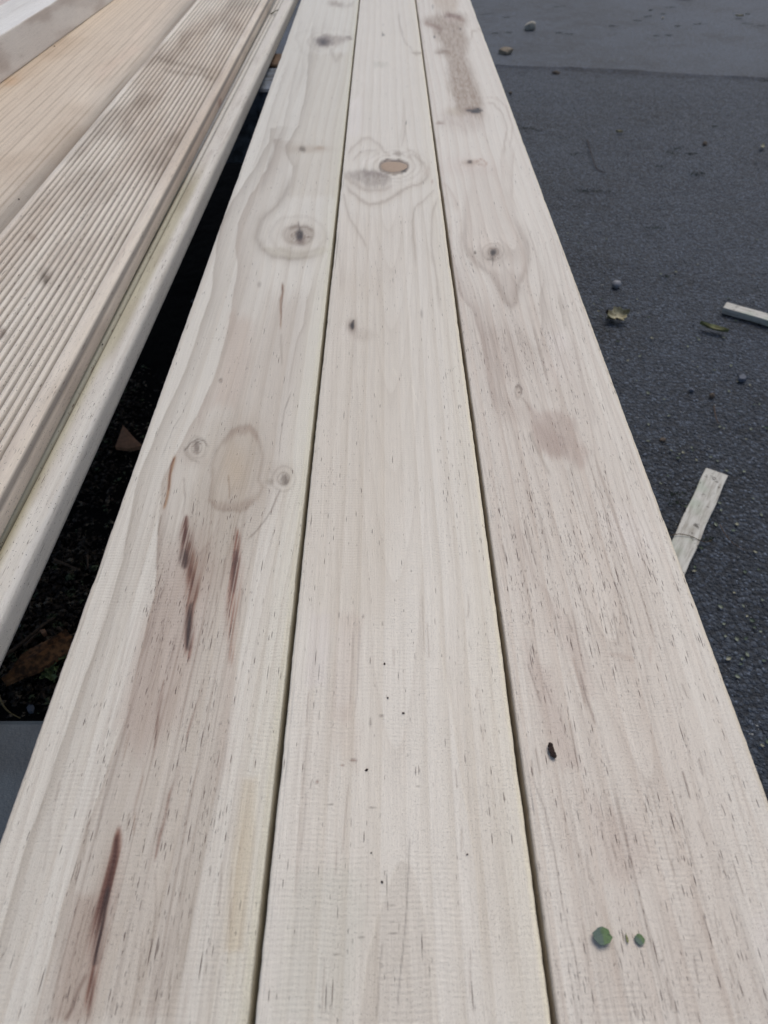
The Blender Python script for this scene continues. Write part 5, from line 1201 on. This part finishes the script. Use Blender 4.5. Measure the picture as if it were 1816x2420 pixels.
g_ = m.ramp(m.math('MULTIPLY_ADD', nz, .0040, sp.outputs[0]), .0012, .0030); c = m.mix(g_, (*srgb(74, 94, 84), 1), (*srgb(84, 112, 66), 1)); c = m.mix(m.ramp(nz, .55, .7, 0, .6), c, (*srgb(46, 64, 44), 1))
m.l(c, m.b.inputs['Base Color']); m.b.inputs['Roughness'].default_value = .6; m.bump(nz, .0002); M_fresh = m.m
p = at(1422, 2216, ZB); k = depth_px(p)
put(leaf_disc(22 / k, 19 / k, 4), 'leaflet', M_fresh, p, 0.0, 'round dark green leaflet lying near the bottom of the right pine board', 'leaflet', 0, math.radians(-5), z=.0014)
p = at(1511, 2222, ZB)
put(leaf_disc(11 / k, 12 / k, 6, False), 'leaflet', M_fresh, p, .6, 'squarish bright green leaf scrap, to the right of the round leaflet on the right board', 'leaf scrap', z=.0003)
p = at(1481, 2219, ZB)
put(leaf_mesh('leaflet', 22 / k, 5 / k, .3, .1, 8, 6, 4), 'leaflet', M_leaf_olive, p, .05, 'thin brownish leaf sliver between the two green leaf pieces on the right board', 'leaf scrap', z=.0004)
# caterpillar-like dark crumb stick
import bmesh
bm = bmesh.new(); r_ = random.Random(3); pa, pb = at(1300, 1760, ZB + .001), at(1308, 1787, ZB + .001); cc = (pa + pb) / 2
for kk in range(15):
    t_ = kk / 14; q = pa.lerp(pb, t_) - cc; sft = Vector((.0004 * math.sin(kk * 1.9), 0, 0))
    mt_ = Matrix.Translation(q + sft + Vector((0, 0, .0003))) @ Matrix.Diagonal((.0009 * r_.uniform(.7, 1.3), .0010 * r_.uniform(.7, 1.2), .0009, 1)); bmesh.ops.create_icosphere(bm, subdivisions=1, radius=1.0, matrix=mt_)
me = bpy.data.meshes.new('dirt_crumb'); bm.to_mesh(me); bm.free(); o = link('dirt_crumb', me, M_dktwig); o.location = cc
tag(o, 'short rough black-brown crumb lying on the right pine board near the joint', 'dirt crumb')
def crumb(px, py, a, b, z, label, seed, rz=0):
    p = at(px, py, z); k = depth_px(p)
    put(stone_mesh('dirt_crumb', 1.0, seed, (a / k, b / k, min(a, b) / k * .8), .4, 1, True), 'dirt_crumb', M_dktwig, p, rz, label, 'dirt crumb', 'crumbs' and 0, 0, 'specks of dirt on the boards', z=.0003)
for (px, py, a, b, lab) in ((867, 1820, 5, 3.6, 'black crumb on the middle board, the lowest of the three dark crumbs around its centre'),
                            (953, 1686, 4.5, 3, 'black crumb on the middle board, the right one of the pair above the lowest crumb'),
                            (917, 1650, 2.6, 3.6, 'small black crumb on the middle board, the highest of the three around its centre'),
                            (903, 2085, 3, 4.2, 'dark speck on the middle board just left of the arched grain tip'),
                            (1105, 2020, 3, 2.4, 'small black speck on the lower middle board near its right edge'),
                            (909, 1569, 3, 3.5, 'greyish crumb on the middle board above the group of black crumbs'),
                            (878, 2016, 2.4, 2.2, 'tiny dark crumb left of the arched grain tip and above the dark speck')):
    crumb(px, py, a, b, ZB, lab, int(px), .3)
for (px, py, a, b, lab) in ((165, 321, 4, 3, 'black speck on the tan board, the one nearest the ridged board'), (129, 110, 3.4, 2.4, 'black speck on the tan board at the foot of the whitish board'), (101, 391, 2.6, 3, 'dark speck low on the grey margin of the tan board'), (45, 471, 3.4, 2.2, 'black speck on the tan board near the left border')):
    crumb(px, py, a, b, ZT - (.004 if py > 300 else 0), lab, int(px), -.6)
crumb(243, 815, 2.6, 3.2, ZU, 'black crumb in the groove at the foot of the ridged board side', 9, .2)
# hair-thin wisps of plant fibre on the far end of the decking rim
M_wisp = simple('dark_wisp', tuple(srgb(84, 84, 60)), .8, .3, 300)
o = tube('plant_wisp', smooth_pts([at(640, 33, ZU + .003), at(647, 29, ZU + .004), at(653, 25, ZU + .003), at(659, 23, ZU + .004)]), .0011, M_wisp); tag(o, 'tiny dark green wisp on the far end of the rim of the lower decking board', 'plant wisp')

# render
S.render.engine = 'CYCLES'
print('tris approx', sum(len(o.data.polygons) * 2 for o in bpy.data.objects if o.type == 'MESH'))
